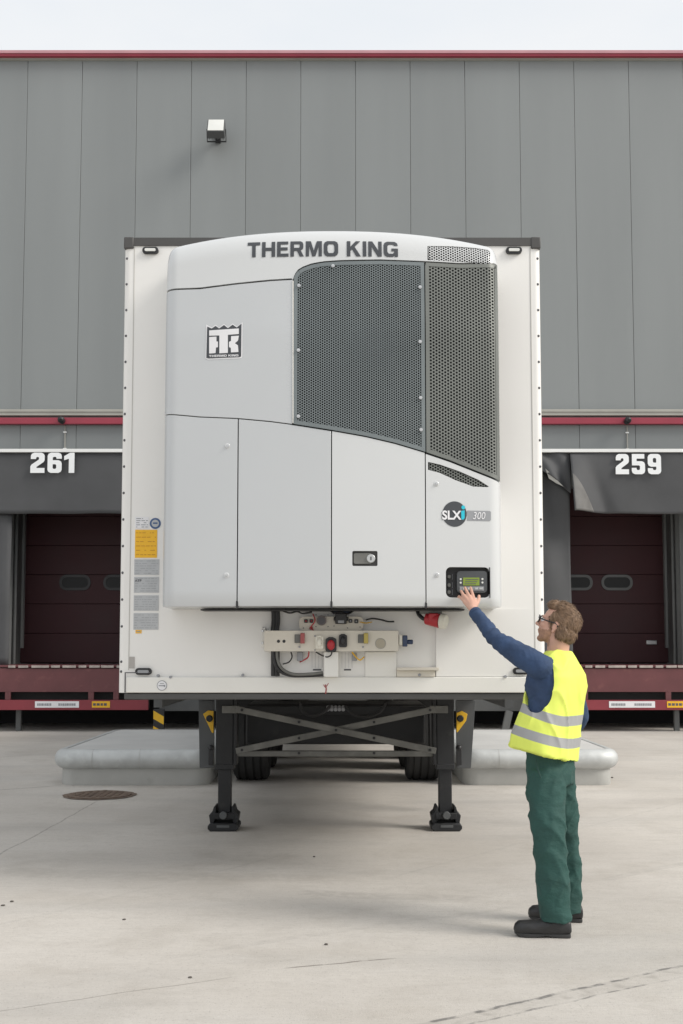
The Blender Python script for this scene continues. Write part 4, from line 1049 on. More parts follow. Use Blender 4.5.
obj('block_wing', box(B(), a.x - .05, a.x + .055, UPY + .03, UPY + .04, a.z + .03, a.z + .06), M['bluep'], up)
bm = B()
for px, py in ((303.5, 628), (316, 614.8), (316, 626.5), (328, 615), (328, 626.5), (334, 626), (347.5, 628), (360, 627)): a = at(px, py, UPY); cyl(bm, (a.x, UPY, a.z), (a.x, UPY - .003, a.z), .0035, n=8)
split(obj('plate_screws', bm, M['print_k'], up))
rod('screw', 324 - 12.7, 628, UPY, .011, .012, M['dullred'], up)
# hoses
def hose(name, P, r, m, lab=None): 
    bm = B(); tube(bm, [at(x, y, Y) for x, y, Y in P], r); return obj(name, bm, m, tr, smooth=60, label=lab)
rb = M['black']
for dx, r_ in ((-1.8, .014), (1.2, .013), (3.2, .009)):
    hose('conduit', [(275 + dx, 607, TY - .04), (275.5 + dx, 620, TY - .04), (274.5 + dx, 633, TY - .05), (275 + dx, 650, TY - .04), (275 + dx, 676, TY - .03)], r_, rb, 'black conduit running down behind the plate')
hose('conduit', [(274, 650, TY - .07), (274.5, 660, TY - .07), (279, 670, TY - .07), (290, 675, TY - .06), (306, 675.5, TY - .06), (323, 674.5, TY - .05)], .012, rb)
hose('conduit', [(277, 650, TY - .09), (277.5, 659, TY - .09), (282, 668.5, TY - .09), (293, 674, TY - .08), (310, 674, TY - .07), (323, 672.5, TY - .06)], .009, M['steel_g'])
hose('cable', [(366, 620, TY - .03), (372, 618.5, TY - .05), (380, 619.5, TY - .06), (388, 621.5, TY - .05), (394, 621.5, TY - .04)], .005, rb)
hose('cable', [(360, 622, TY - .07), (366, 623, TY - .08), (372, 622, TY - .05)], .003, M['yellow'])
hose('cable', [(314, 631, TY - .07), (311, 627, TY - .08), (315, 621, TY - .1), (313, 614, TY - .07)], .0035, M['redp'])
hose('cable', [(309, 651, TY - .07), (308, 657, TY - .06), (304, 660, TY - .05), (300, 662, TY - .03)], .004, M['redp'])
hose('cable', [(352, 652, TY - .07), (356, 657, TY - .06), (360, 660, TY - .05), (364, 657, TY - .03)], .004, M['yellow'])
bm = B(); box(bm, *tb(297, 303, 652, 661, TY - .05, TY - .02)); box(bm, *tb(352, 357, 653, 661, TY - .05, TY - .02)); split(obj('junction_block', bm, M['print_g'], tr, bevel=.004))
bm = B(); a, b = at(312, 668, TY), at(322, 652, TY)
for k in range(4): box(bm, a.x + (b.x - a.x) * k / 3 - .0005, a.x + (b.x - a.x) * k / 3 + .0005, TY - .003, TY - .0005, a.z, b.z)
a, b = at(342, 668, TY), at(352, 652, TY)
for k in range(4): box(bm, a.x + (b.x - a.x) * k / 3 - .0005, a.x + (b.x - a.x) * k / 3 + .0005, TY - .003, TY - .0005, a.z, b.z)
obj('wiring_diagram', bm, M['print_g'], tr, smooth=0)
bm = B(); a, b = at(313, 670.5, TY), at(321, 669, TY); box(bm, a.x, b.x, TY - .003, TY - .0005, a.z, b.z); a, b = at(344, 670.5, TY), at(351, 669, TY); box(bm, a.x, b.x, TY - .003, TY - .0005, a.z, b.z)
obj('diagram_caption', bm, M['print_k'], tr, smooth=0)
# white bracket plates right of the sockets
def wedge():
    bm = B(); a, b = at(436, 676.5, TY), at(532, 609, TY)
    P = [(a.x, TY - .016), (b.x, TY - .003), (b.x, TY - .001), (a.x, TY - .001)]
    lo = [bm.verts.new((x, y, a.z)) for x, y in P]; hi = [bm.verts.new((x, y, b.z)) for x, y in P]
    for i in range(4): bm.faces.new((lo[i], lo[(i + 1) % 4], hi[(i + 1) % 4], hi[i]))
    bm.faces.new(lo[::-1]); bm.faces.new(hi); bmesh.ops.recalc_face_normals(bm, faces=bm.faces); return bm
obj('cover_plate', box(B(), *tb(365, 396.5, 651.8, 677, TY - .015, TY - .001)), M['white_r'], tr, bevel=.003)
obj('cover_plate', wedge(), M['trailer'], tr)
bm = B(); box(bm, *tb(396.8, 439, 667.5, 670.5, TY - .06, TY - .016)); box(bm, *tb(396.8, 435, 670.5, 676.8, TY - .03, TY - .001)); obj('angle_bracket', bm, M['beige'], tr, bevel=.003)
rod('bolt', 419.5, 675, TY - .03, .009, .008, M['print_g'], tr)
bm = B(); box(bm, *tb(261.5, 265.5, 627.5, 648, TY - .02, TY - .002)); obj('plate_lug', bm, M['white_r'], tr, bevel=.003)
for py in (631, 643): rod('bolt', 262.5, py, TY - .02, .009, .01, M['bolt'], tr, 6)
bm = B(); box(bm, *tb(285, 380, 608.5, 610.6, TY - .12, TY - .002)); obj('drip_tray', bm, M['black'], tr)
hose('cable', [(283, 611, TY - .03), (290, 613, TY - .06), (297, 611.5, TY - .05), (303, 613.5, TY - .06), (312, 612, TY - .05)], .005, rb)
hose('cable', [(331, 611, TY - .05), (335, 613, TY - .08), (341, 612, TY - .09), (347, 614, TY - .08), (353, 611, TY - .04)], .006, rb)
hose('cable', [(291, 652, TY - .07), (292, 657, TY - .06), (289, 662, TY - .05), (283, 664, TY - .04)], .004, rb)
hose('cable', [(332, 651, TY - .12), (331, 655, TY - .13), (327, 657, TY - .11), (321, 655, TY - .06), (316, 652, TY - .05)], .004, rb)
hose('air_line', [(300, 703, 9.3), (303, 712, 9.28), (313, 716, 9.27), (324, 712, 9.28), (330, 706, 9.3)], .012, rb, 'thin black air line looping under the trailer')
hose('air_line', [(345, 706, 9.3), (352, 714, 9.27), (366, 717, 9.27), (380, 712, 9.28), (386, 703, 9.3)], .011, M['black'], 'second black air line looping under the trailer')
# red plug on its black lead
pg = hose('cable', [(417, 608.5, TY - .05), (418.5, 614, TY - .07), (423, 618.5, TY - .09), (428, 619.5, TY - .1)], .012, rb, 'black lead of the red plug')
a, b = at(426, 618.5, TY - .1), at(440, 621, TY - .14)
bm = B(); cyl(bm, a, b, .036, .044, n=24); box(bm, a.x + .01, b.x - .01, a.y - .06, a.y - .02, a.z + .03 - .05, a.z + .03); rp = obj('plug_socket', bm, M['redp'], tr, bevel=.006, label='red round plug with pale cap')
bm = B(); c2 = at(441.5, 621, TY - .145); cyl(bm, b + Vector((.002, -.001, 0)), c2 + Vector((.028, -.012, -.005)), .046, .044, n=24); obj('socket_cap', bm, M['creamp'], rp, bevel=.006)
bm = B(); box(bm, *tb(420, 442, 610, 613.5, TY - .13, TY - .04)); obj('socket_bracket', bm, M['steel_g'], rp)
# red scrawl on the bottom rail
hose('paint_mark', [(325.5, 693.8, TY - .023), (326.2, 689, TY - .023), (325.3, 684.5, TY - .023)], .004, M['dullred'], 'small red paint run on the bottom rail')
hose('paint_mark', [(323.5, 684.5, TY - .023), (325.5, 687.3, TY - .023), (328.5, 683.2, TY - .023)], .0022, M['dullred'])

# ------------ landing gear and underside
LY = 9.24
def leg(px0, px1, s):
    a = at(px0, 765, LY); b = at(px1, 765, LY); xc = (a.x + b.x) / 2
    bm = B(); box(bm, xc - .072, xc + .072, LY - .07, LY + .07, at(0, 767, LY).z, 1.08); l = obj('landing_leg', bm, M['steel_k'], tr, bevel=.008)
    bm = B(); box(bm, xc - .052, xc + .052, LY - .052, LY + .052, .12, at(0, 767, LY).z - .001); box(bm, xc - .076, xc + .076, LY - .074, LY + .074, at(0, 769, LY).z, at(0, 763, LY).z); obj('inner_leg', bm, M['steel_k'], l, bevel=.006)
    bm = B()
    F = [(-.122, .02), (-.102, .001), (.102, .001), (.122, .02), (.122, .045), (.1, .062), (-.1, .062), (-.122, .045)]
    slab(bm, [Vector((xc + x, LY - .15, z)) for x, z in F], .26); obj('foot_plate', bm, M['steel_k'], l, bevel=.006)
    bm = B()
    for q in (-1, 1):
        P = [Vector((xc + q * .08, LY - .10, .06)), Vector((xc + q * .108, LY - .10, .06)), Vector((xc + q * .118, LY - .10, .12)), Vector((xc + q * .092, LY - .10, .145)), Vector((xc + q * .078, LY - .10, .19)), Vector((xc + q * .064, LY - .10, .19)), Vector((xc + q * .064, LY - .10, .10))]
        slab(bm, P, .2)
    box(bm, xc - .085, xc + .085, LY - .11, LY + .11, .09, .14); obj('foot_bracket', bm, M['steel_k'], l, bevel=.004)
    bm = B(); cyl(bm, (xc, LY - .11, .125), (xc, LY - .15, .125), .03, n=12); box(bm, xc - .05, xc + .05, LY - .155, LY - .145, .03, .05); obj('foot_bolt', bm, M['skirt'], l, bevel=.003)
    bm = B(); box(bm, xc - s * .073, xc - s * .10, LY - .085, LY + .085, at(0, 764, LY).z, 1.10); obj('leg_flange', bm, M['steel_k'], l, bevel=.004)
    bm = B(); bar(bm, (xc - .02, LY - .078, at(0, 708, LY).z), (xc - s * .3, LY - .078, at(0, 709, LY).z), .012, .05)
    return l
leg(217, 233.5, -1); leg(437, 452.5, 1)
yb1 = LY - .09
def br(p, q, w_, m, name, y, lab=None, ht=.045):
    bm = B(); bar(bm, at(*p, y), at(*q, y), w_, ht); return obj(name, bm, m, tr, bevel=.004, label=lab)
br((222, 709.5), (240, 709.5), .012, M['steel_g'], 'brace_bracket', yb1 - .0, ht=.06); br((430, 709.5), (448, 709.5), .012, M['steel_g'], 'brace_bracket', yb1, ht=.06)
b1 = br((236, 709), (436, 751), .03, M['steel_g'], 'diagonal_brace', yb1 - .035, ht=.05)
b2 = br((236, 751), (436, 709), .03, M['steel_g'], 'diagonal_brace', yb1 + .005, ht=.05)
b3 = br((234, 753.5), (438, 753.5), .05, M['steel_g'], 'cross_brace', yb1 + .06, ht=.045)
bm = B()
for px, py in ((299, 722), (374, 722), (299, 738), (374, 738), (336, 730), (374, 753), (299, 753), (242, 710), (430, 710), (242, 750), (430, 750)):
    a = at(px, py, yb1 - .052); cyl(bm, a, a + Vector((0, -.010, 0)), .012, n=6)
split(obj('brace_bolts', bm, M['steel_k'], tr))
bm = B(); box(bm, -.80, .70, LY + .25, LY + 1.0, at(0, 744, LY + .3).z, at(0, 704, LY + .3).z); obj('underfloor_locker', bm, M['steel_k'], tr, bevel=.02)
bm = B(); box(bm, -.84, .70, LY + .12, LY + .2, at(0, 714, LY + .2).z, at(0, 706, LY + .2).z); obj('crossmember', bm, M['steel_k'], tr, bevel=.005)
bm = B()
for x in (-.5, .40): box(bm, x - .06, x + .06, TY + 3.4, TY + 13, .93, 1.12); box(bm, x - .01, x + .01, TY + 3.4, TY + 13, .78, .93); box(bm, x - .06, x + .06, TY + 3.4, TY + 13, .765, .785)
split(obj('chassis_beam', bm, M['steel_k'], tr))
bm = B()
for k in range(5): a = at(328 + k * 3.8, 707, LY + .1); cyl(bm, a, a + Vector((0, -.05, -.02)), .015, n=10)
split(obj('air_couplings', bm, M['print_g'], tr))
# side plates with yellow brackets
for s, P in ((-1, [(198.5, 700), (214, 700), (214, 768), (199.5, 768)]), (1, [(456, 700), (475.5, 700), (471, 768.5), (457, 768.5)])):
    y = LY + .9
    bm = B(); slab(bm, [at(*p, y) for p in P], .05); sp = obj('side_plate', bm, M['skirt'], tr, bevel=.006)
    T = [(203, 714), (208, 710.5), (213.5, 711), (213.5, 733), (212, 733)] if s < 0 else [(456.5, 713), (462, 711), (467.5, 714), (466, 721), (457.5, 732.5), (456.5, 732)]
    bm = B(); slab(bm, [at(*p, y - .02) for p in T], .018); yb_ = obj('lashing_bracket', bm, M['yellow'], sp, bevel=.003, label='yellow triangular bracket')
    c_ = at(209.5 if s < 0 else 460.3, 718.5, y - .022); bm = B(); cyl(bm, c_, c_ + Vector((0, -.02, 0)), .032, .026, n=20); obj('bracket_eye', bm, M['steel_k'], yb_, bevel=.004)
    a, b = at(208.5 if s < 0 else 456.5, 765, y - .03), at(213.5 if s < 0 else 461.5, 748, y - .03)
    bm = B(); box(bm, a.x, b.x, y - .05, y - .003, a.z, b.z); ball(bm, ((a.x + b.x) / 2, y - .03, b.z), .03); obj('spring_catch', bm, M['black'], sp, bevel=.004)
# wheels
def wheel(x0, x1, yc):
    R0 = .5; xc = (x0 + x1) / 2; hw = (x1 - x0) / 2; n = 64
    prof = [(-.6, .30), (-.85, .32), (-1, .40), (-.98, .455), (-.86, .49)]
    for g_ in (-.62, -.22, .22, .62): prof += [(g_ - .06, .5), (g_ - .05, .488), (g_ + .05, .488), (g_ + .06, .5)]
    prof += [(.86, .49), (.98, .455), (1, .40), (.85, .32), (.6, .30)]
    bm = B(); rows = []
    for k in range(n):
        a = 2 * PI * k / n
        rows.append([bm.verts.new((xc + u * hw, yc + rr_ * math.cos(a), .5 + rr_ * math.sin(a))) for u, rr_ in prof])
    for k in range(n):
        A, C = rows[k], rows[(k + 1) % n]
        for j in range(len(prof) - 1): bm.faces.new((A[j], A[j + 1], C[j + 1], C[j]))
    bmesh.ops.recalc_face_normals(bm, faces=bm.faces)
    wt = obj('wheel', bm, M['rubber'], tr, smooth=35)
    bm = B(); cyl(bm, (xc - hw * .6, yc, .5), (xc + hw * .6, yc, .5), .3, n=32); cyl(bm, (xc - hw * .8, yc, .5), (xc + hw * .8, yc, .5), .12, n=20); obj('rim', bm, M['alu'], wt, bevel=.01)
for k in range(3):
    yc = 12.7 + 1.31 * k
    wheel(-1.185, -.80, yc); wheel(.71, 1.085, yc)
    bm = B(); cyl(bm, (-.8, yc, .5), (.72, yc, .5), .07, n=16); obj('axle', bm, M['steel_k'], tr)
bm = B(); box(bm, -1.1, -.78, 12.0, 12.05, .78, 1.15); box(bm, .7, 1.02, 12.0, 12.05, .78, 1.15); split(obj('mud_flap', bm, M['rubber'], tr, bevel=.004))

# ---------------------------------------------------------------- the worker
def ring_loft(bm, rings, n=28):
    rows = []
    for c, A, Bv, tilt in rings:
        row = []
        for k in range(n):
            a = 2 * PI * k / n; ca, sa = math.cos(a), math.sin(a)
            e = .85
            v = A * (abs(ca) ** e * (1 if ca > 0 else -1)) + Bv * (abs(sa) ** e * (1 if sa > 0 else -1))
            row.append(bm.verts.new(c + v + Vector((0, 0, tilt * v.x))))
        rows.append(row)
    for a, b in zip(rows, rows[1:]):
        for k in range(n): bm.faces.new((a[k], a[(k + 1) % n], b[(k + 1) % n], b[k]))
    bm.faces.new(rows[0][::-1]); bm.faces.new(rows[-1])
    return rows
def cap_(bm, p, q, r0, r1, n=20):
    """tapered capsule with ball ends"""
    p, q = Vector(p), Vector(q); cyl(bm, p, q, r0, r1, n=n); ball(bm, p, r0 * .999, sub=3); ball(bm, q, r1 * .999, sub=3)
def chain(bm, pts):
    for (p, r0), (q, r1) in zip(pts, pts[1:]): cap_(bm, p, q, r0, r1)
def remesh(name, bm, vox, smooth=4, disp=None, fac=.5):
    bmesh.ops.recalc_face_normals(bm, faces=bm.faces)
    me = bpy.data.meshes.new(name); bm.to_mesh(me); bm.free(); o = bpy.data.objects.new(name, me); COL.objects.link(o)
    r_ = o.modifiers.new('r', 'REMESH'); r_.mode = 'VOXEL'; r_.voxel_size = vox; r_.adaptivity = 0
    s_ = o.modifiers.new('s', 'SMOOTH'); s_.factor = fac; s_.iterations = smooth
    m2 = ev(o); m2.name = name; bpy.data.objects.remove(o)
    if disp:
        N_ = [v.normal.copy() for v in m2.vertices]
        for v, nn in zip(m2.vertices, N_): v.co += nn * disp(v.co.copy())
    return m2
Fd = Vector((-.80, .60, 0)); Ld = Vector((-.60, -.80, 0)); Zv = Vector((0, 0, 1))
foot = gr(548, 928)
man = thing('person', 'bearded man in yellow hi-vis vest reaching up to the control panel', 'person', (foot.x, foot.y, 0))
# joints
hipL, hipR = at(545, 768, 5.90), at(559, 770, 6.03)
kneL, kneR = at(549, 836, 5.83), at(565.5, 830, 6.09)
ankL, ankR = at(556, 918, 5.83), at(566.5, 908, 6.12)
pel = at(549, 752, 5.97)
shL, shR = at(540, 668, 5.86), at(566, 670, 6.13)
elL, wrL = at(494.5, 637.5, 6.03), at(474.5, 612, 6.22)
elR, wrR = at(580.5, 716, 6.20), at(566, 744, 6.34)
nk = at(558, 652, 6.00)
# head frame
f = Vector((-.86, .40, .30)).normalized(); l = Zv.cross(f).normalized(); u = f.cross(l).normalized()
HC = at(558.3, 625, 6.0)
HM = Matrix((f, l, u)).transposed().to_4x4()
def H(a, b, c): return HC + f * a + l * b + u * c
def hell(bm, a, b, c, r, sub=3): ball(bm, H(a, b, c), r, HM, sub)
bm = B()
hell(bm, -.008, 0, .022, (.093, .074, .090)); hell(bm, .028, 0, -.030, (.062, .060, .080)); hell(bm, .040, 0, -.078, (.046, .046, .030)); hell(bm, .070, 0, -.096, (.022, .024, .018))
cap_(bm, H(.088, 0, .010), H(.111, 0, -.024), .007, .012); hell(bm, .100, .010, -.030, (.010, .007, .007)); hell(bm, .100, -.010, -.030, (.010, .007, .007))
hell(bm, .080, 0, .022, (.014, .048, .010)); hell(bm, .074, 0, -.048, (.022, .034, .022)); hell(bm, .090, 0, -.055, (.009, .022, .006)); hell(bm, .083, 0, -.066, (.012, .022, .007))
for s in (-1, 1):
    hell(bm, .058, s * .036, -.018, (.03, .022, .02))
    hell(bm, -.004, s * .074, -.010, (.017, .008, .030)); hell(bm, -.010, s * .080, .006, (.015, .006, .014)); hell(bm, .0, s * .076, -.034, (.009, .006, .012))
chain(bm, [(H(-.02, 0, -.05), .060), (nk + Vector((0, 0, .01)), .058), (nk + Vector((0.0, 0, -.04)), .07)])
# trunk, limbs under the clothes
chain(bm, [(nk + Vector((0, 0, -.05)), .07), (at(556, 690, 5.99), .095), (at(553, 720, 5.98), .085), (pel, .085)])
chain(bm, [(shR + Vector((-.02, 0, 0)), .05), (nk + Vector((0, 0, -.06)), .05), (shL, .05), (elL, .036), (wrL, .025)])
chain(bm, [(shR, .05), (elR, .038), (wrR, .026)])
chain(bm, [(pel, .08), (hipL, .062), (kneL, .052), (ankL, .036), (ankL + Vector((-.01, 0, -.04)), .034)]); chain(bm, [(pel, .08), (hipR, .062), (kneR, .052), (ankR, .032), (ankR + Vector((-.02, 0, -.04)), .03)])
# left hand on the display
def YS(px, py, d=0): 
    v = on(px, py); return v.y - d
def hp(px, py, Y): return at(px, py, Y)
yk = 6.355
kn = dict(p=hp(464.3, 601.5, yk), r=hp(467.3, 599.3, yk - .006), m=hp(470.4, 598.2, yk - .009), i=hp(474.0, 599, yk - .008))
for k_, v in kn.items(): cap_(bm, wrL + (v - wrL) * .12, v, .017, .0115)
cap_(bm, wrL, hp(471, 603, yk - .01), .024, .016)
tipY = 6.475
fing = dict(p=[(461, 598.3, 6.395), (459, 596.2, 6.43), (458.3, 597.2, 6.455)], r=[(463.3, 594.8, 6.395), (461.3, 591.3, 6.44), (460.8, 591, 6.465)],
            m=[(467.3, 592.6, 6.395), (465.2, 588.4, 6.445), (464.8, 587.4, 6.475)], i=[(472.2, 593.2, 6.395), (470.9, 588.6, 6.445), (470.6, 587.4, 6.475)])
for k_, P in fing.items():
    r0 = .0092 if k_ != 'p' else .0080
    chain(bm, [(kn[k_], r0 + .001), (hp(*P[0]), r0), (hp(*P[1]), r0 * .92), (hp(*P[2]), r0 * .82)])
chain(bm, [(hp(474, 607.5, 6.27), .015), (hp(477.2, 603, 6.32), .0125), (hp(478.8, 598.8, 6.37), .0105), (hp(479, 596, 6.40), .009)])
# right hand, relaxed, hidden beyond the hip
d_ = (wrR - elR).normalized(); hc_ = wrR + d_ * .05
cap_(bm, wrR, wrR + d_ * .085, .026, .03)
for k in range(4):
    o_ = Vector((.0, .0, 0)) + Zv.cross(d_).normalized() * (.022 * (k - 1.5)); b0 = wrR + d_ * .085 + o_
    chain(bm, [(b0, .0095), (b0 + d_ * .035 + Vector((0, 0, -.006)), .0088), (b0 + d_ * (.055 + .006 * (k % 3)) + Vector((0, 0, -.024)), .008), (b0 + d_ * .055 + Vector((0, 0, -.044)), .0072)])
chain(bm, [(wrR + d_ * .03, .014), (wrR + d_ * .05 + Vector((0, 0, .035)), .011), (wrR + d_ * .08 + Vector((0, 0, .045)), .009)])
me = remesh('body', bm, .0042, 3)
me.materials.append(M['skin']); me.materials.append(M['stubble'])
for p_ in me.polygons:
    c = p_.center - HC; a, b_, d = c.dot(f), c.dot(l), c.dot(u)
    jit = .006 * noise.noise(p_.center * 70)
    if d < -.043 + jit + max(0, .045 - a) * .4 and d > -.125 and a > .008 + jit and not (abs(b_) < .02 and -.071 < d < -.052) and c.length < .16: p_.material_index = 1
    elif -.045 < d < .02 and 0.012 < a < .026 and abs(b_) > .05: p_.material_index = 1
bodyo = link_mesh('body', me, None, man, 60)
for s in (-1, 1):
    bm = B(); hell(bm, .078, s * .031, .004, (.012, .012, .012)); obj('eye', bm, M['stick_w'], man)
    bm = B(); hell(bm, .0875, s * .031, .004, (.004, .006, .006)); obj('iris', bm, M['print_k'], man)
# glasses
bm = B()
for s in (-1, 1):
    ctr = (.104, s * .033, .004); P = []
    for k in range(17):
        a = 2 * PI * k / 16; P.append(H(ctr[0] - .012 * abs(math.cos(a)) * (1 if math.cos(a) * 1 > 0 else 0), ctr[1] + s * .028 * math.cos(a), ctr[2] + .019 * math.sin(a)))
    tube(bm, P, .0032, 8, 2)
    tube(bm, [H(.092, s * .062, .010), H(.07, s * .074, .010), H(.03, s * .080, .008), (H(-.005, s * .083, .008)), H(-.02, s * .08, -.006)], .0036, 8, 4)
tube(bm, [H(.108, -.008, .008), H(.113, 0, .010), H(.108, .008, .008)], .003, 8, 3)
obj('glasses', bm, M['black'], man, smooth=50)
# hair
bm = B()
HE = [(-.026, 0, .028, (.087, .081, .086)), (-.062, 0, -.022, (.044, .067, .060)), (.034, 0, .086, (.044, .056, .028)), (.005, 0, .095, (.07, .065, .032)), (-.03, 0, -.055, (.05, .052, .03))]
for a, b_, c, r_ in HE: hell(bm, a, b_, c, r_)
for s in (-1, 1): hell(bm, .022, s * .066, .030, (.020, .012, .030)); hell(bm, .014, s * .070, -.002, (.007, .006, .02)); hell(bm, -.04, s * .066, -.02, (.03, .02, .045))
def hd(v):
    q = v - HC; return .0035 * noise.noise(v * 32) + .0025 * noise.noise(v * 85) + .002 * noise.noise(v * 160)
hm = remesh('hair', bm, .005, 3, hd)
bm = B(); bm.from_mesh(hm); bm.normal_update(); bm.verts.ensure_lookup_table(); rr = random.Random(4)
base = [(v.co.copy(), v.normal.copy()) for v in bm.verts]
for k in range(5200):
    p_, n_ = rr.choice(base); q = p_ - HC; qa, qc = q.dot(f), q.dot(u)
    if qc < -.02 and qa > -.0: continue
    flow = (-f * .55 - u * (.9 if qc < .05 else .15) + l * rr.uniform(-.5, .5) + f * (1.1 if qa > .03 and qc > .07 else 0) + u * (.45 if qa > .03 and qc > .07 else 0))
    flow = flow - n_ * flow.dot(n_); flow = flow.normalized() if flow.length > .1 else u
    L = rr.uniform(.014, .036); w_ = rr.uniform(.0008, .0017); sd_ = n_.cross(flow)
    crl = sd_ * rr.uniform(-.35, .35)
    a = p_ - n_ * .002; m_ = p_ + flow * L * .55 + n_ * (.0045 + rr.uniform(0, .002)); e = p_ + (flow + crl) * L + n_ * rr.uniform(-.001, .005)
    v = [bm.verts.new(x) for x in (a + sd_ * w_, a - sd_ * w_, m_ + sd_ * w_ * .9, m_ - sd_ * w_ * .9, e)]
    bm.faces.new((v[0], v[1], v[3], v[2])); bm.faces.new((v[2], v[3], v[4]))
obj('hair', bm, M['hair'], man, smooth=60)

# clothes
def fold(v, amp=1., f1=14, f2=34, st=(1, 1, 1)):
    q = Vector((v.x * st[0], v.y * st[1], v.z * st[2]))
    a = 1 - abs(noise.noise(q * f1)) * 2.2; b_ = 1 - abs(noise.noise(q * f2 + Vector((5, 2, 1)))) * 2.2
    return amp * (.0065 * a + .0028 * b_)
def R_(px, py, Y, a, b_, tilt=0): return (at(px, py, Y), Ld * a, Fd * b_, tilt)
# jumper
bm = B()
ring_loft(bm, [R_(548, 744, 5.97, .150, .108, -.15), R_(549, 735, 5.97, .178, .122), R_(553, 712, 5.98, .182, .124), R_(557, 690, 5.99, .185, .122), R_(557.5, 674, 5.99, .176, .112), R_(558, 664, 5.99, .14, .09), R_(558, 656, 6.0, .085, .07)])
chain(bm, [(at(549, 667, 5.93), .055), (shL + Vector((.0, .01, .005)), .067), (at(524, 657, 5.91), .064), (at(508, 647, 5.97), .053), (elL, .044), (at(484, 624, 6.13), .037), (wrL + Vector((.004, -.012, -.008)), .033)])
chain(bm, [(nk + Vector((0, 0, -.05)), .075), (shR, .068), (at(573.5, 692, 6.17), .052), (elR, .046), (wrR, .036)])
ball(bm, at(538, 686, 5.92), (.068, .075, .11), sub=3)
def jd(v):
    k = fold(v, 1.0, 12, 30, (1, 1, 1))
    t = max(0, 1 - (v - elL).length / .14)
    ax = (elL - shL).normalized(); s = (v - shL).dot(ax)
    return k * .8 + .0045 * t * math.sin(s * 120) - .003
jm = remesh('jumper', bm, .006, 4, jd)
jo = link_mesh('jumper', jm, M['navy'], man, 60, label='dark blue jumper with long sleeves')
bm = B(); d_ = (wrL - elL).normalized(); cc = wrL + Vector((.003, -.012, -.006)); 
cyl(bm, cc - d_ * .012, cc + d_ * .012, .036, .035, n=24); obj('cuff', bm, M['navy'], jo, bevel=.004)
# vest
bm = B()
VR = [R_(543.5, 754, 5.965, .208, .158, -.24), R_(544.5, 742, 5.965, .208, .155, -.24), R_(548, 727, 5.97, .205, .148, -.2), R_(552, 712, 5.98, .203, .143, -.12), R_(556, 692, 5.99, .202, .138), R_(557.3, 676, 5.99, .192, .128), R_(558, 665.5, 5.99, .158, .106), R_(558.3, 657, 5.995, .108, .086), R_(558.3, 650.5, 6.0, .074, .070)]
ring_loft(bm, VR, 40)
def vd(v):
    k = fold(v, 1.0, 7, 18, (1, 1, .55))
    q = Vector((v.x, v.y, v.z * .45 + v.x * .35)); d2 = max(0, 1 - abs(noise.noise(q * 8 + Vector((3, 1, 9)))) * 3.5) ** 2
    return k * .55 + .009 * d2 - .005
vm = remesh('vest', bm, .007, 5, vd)
vo = bpy.data.objects.new('vest', vm); COL.objects.link(vo)
def cutball(c, r_, rot):
    bm = B(); ball(bm, c, r_, rot, 4); bmesh.ops.recalc_face_normals(bm, faces=bm.faces); me_ = bpy.data.meshes.new('c'); bm.to_mesh(me_); bm.free(); o = bpy.data.objects.new('c', me_); COL.objects.link(o); return o
RT = Matrix((Ld, Fd, Zv)).transposed().to_4x4()
boolean(vo, [cutball(at(539, 685, 5.86), (.13, .086, .155), RT), cutball(at(577, 672, 6.16), (.09, .075, .14), RT), cutball(at(557.5, 646, 5.99), (.066, .062, .035), RT)])
vm = vo.data; bpy.data.objects.remove(vo)
def vest_mat():
    m = mat('hi_vis_yellow', (.74, .84, .14), .7, var=.05, vscale=6, bump=.55, bscale=7)
    n = m.node_tree; p = n.nodes['Principled BSDF']; N = n.nodes.new; L = n.links.new
    g_ = N('ShaderNodeTexCoord'); sx = N('ShaderNodeSeparateXYZ'); L(g_.outputs['Object'], sx.inputs[0])
    def M_(op, a, b=None):
        x = N('ShaderNodeMath'); x.operation = op
        for i, k in enumerate((a, b)):
            if k is None: continue
            if isinstance(k, (int, float)): x.inputs[i].default_value = k
            else: L(k, x.inputs[i])
        return x.outputs[0]
    xw = M_('ADD', sx.outputs[0], foot.x)
    def band(z0, k, x0):
        dx = M_('MULTIPLY', M_('POWER', M_('MAXIMUM', M_('SUBTRACT', x0 + .05, xw), 0.0), 1.5), 1.9)
        zc = M_('ADD', M_('MULTIPLY', dx, k), z0)
        return M_('LESS_THAN', M_('ABSOLUTE', M_('SUBTRACT', sx.outputs[2], zc)), .026)
    zA = at(579, 720.5, 5.9).z; zB = at(578, 743.5, 5.9).z
    fac = M_('MAXIMUM', band(zA, .36, 1.10), band(zB, .22, 1.16))
    mx = N('ShaderNodeMix'); mx.data_type = 'RGBA'; src = p.inputs['Base Color'].links[0].from_socket
    L(fac, mx.inputs[0]); L(src, mx.inputs[6]); mx.inputs[7].default_value = (.34, .345, .35, 1); L(mx.outputs[2], p.inputs['Base Color'])
    return m
link_mesh('vest', vm, vest_mat(), man, 50, label='yellow high visibility vest with two grey bands')
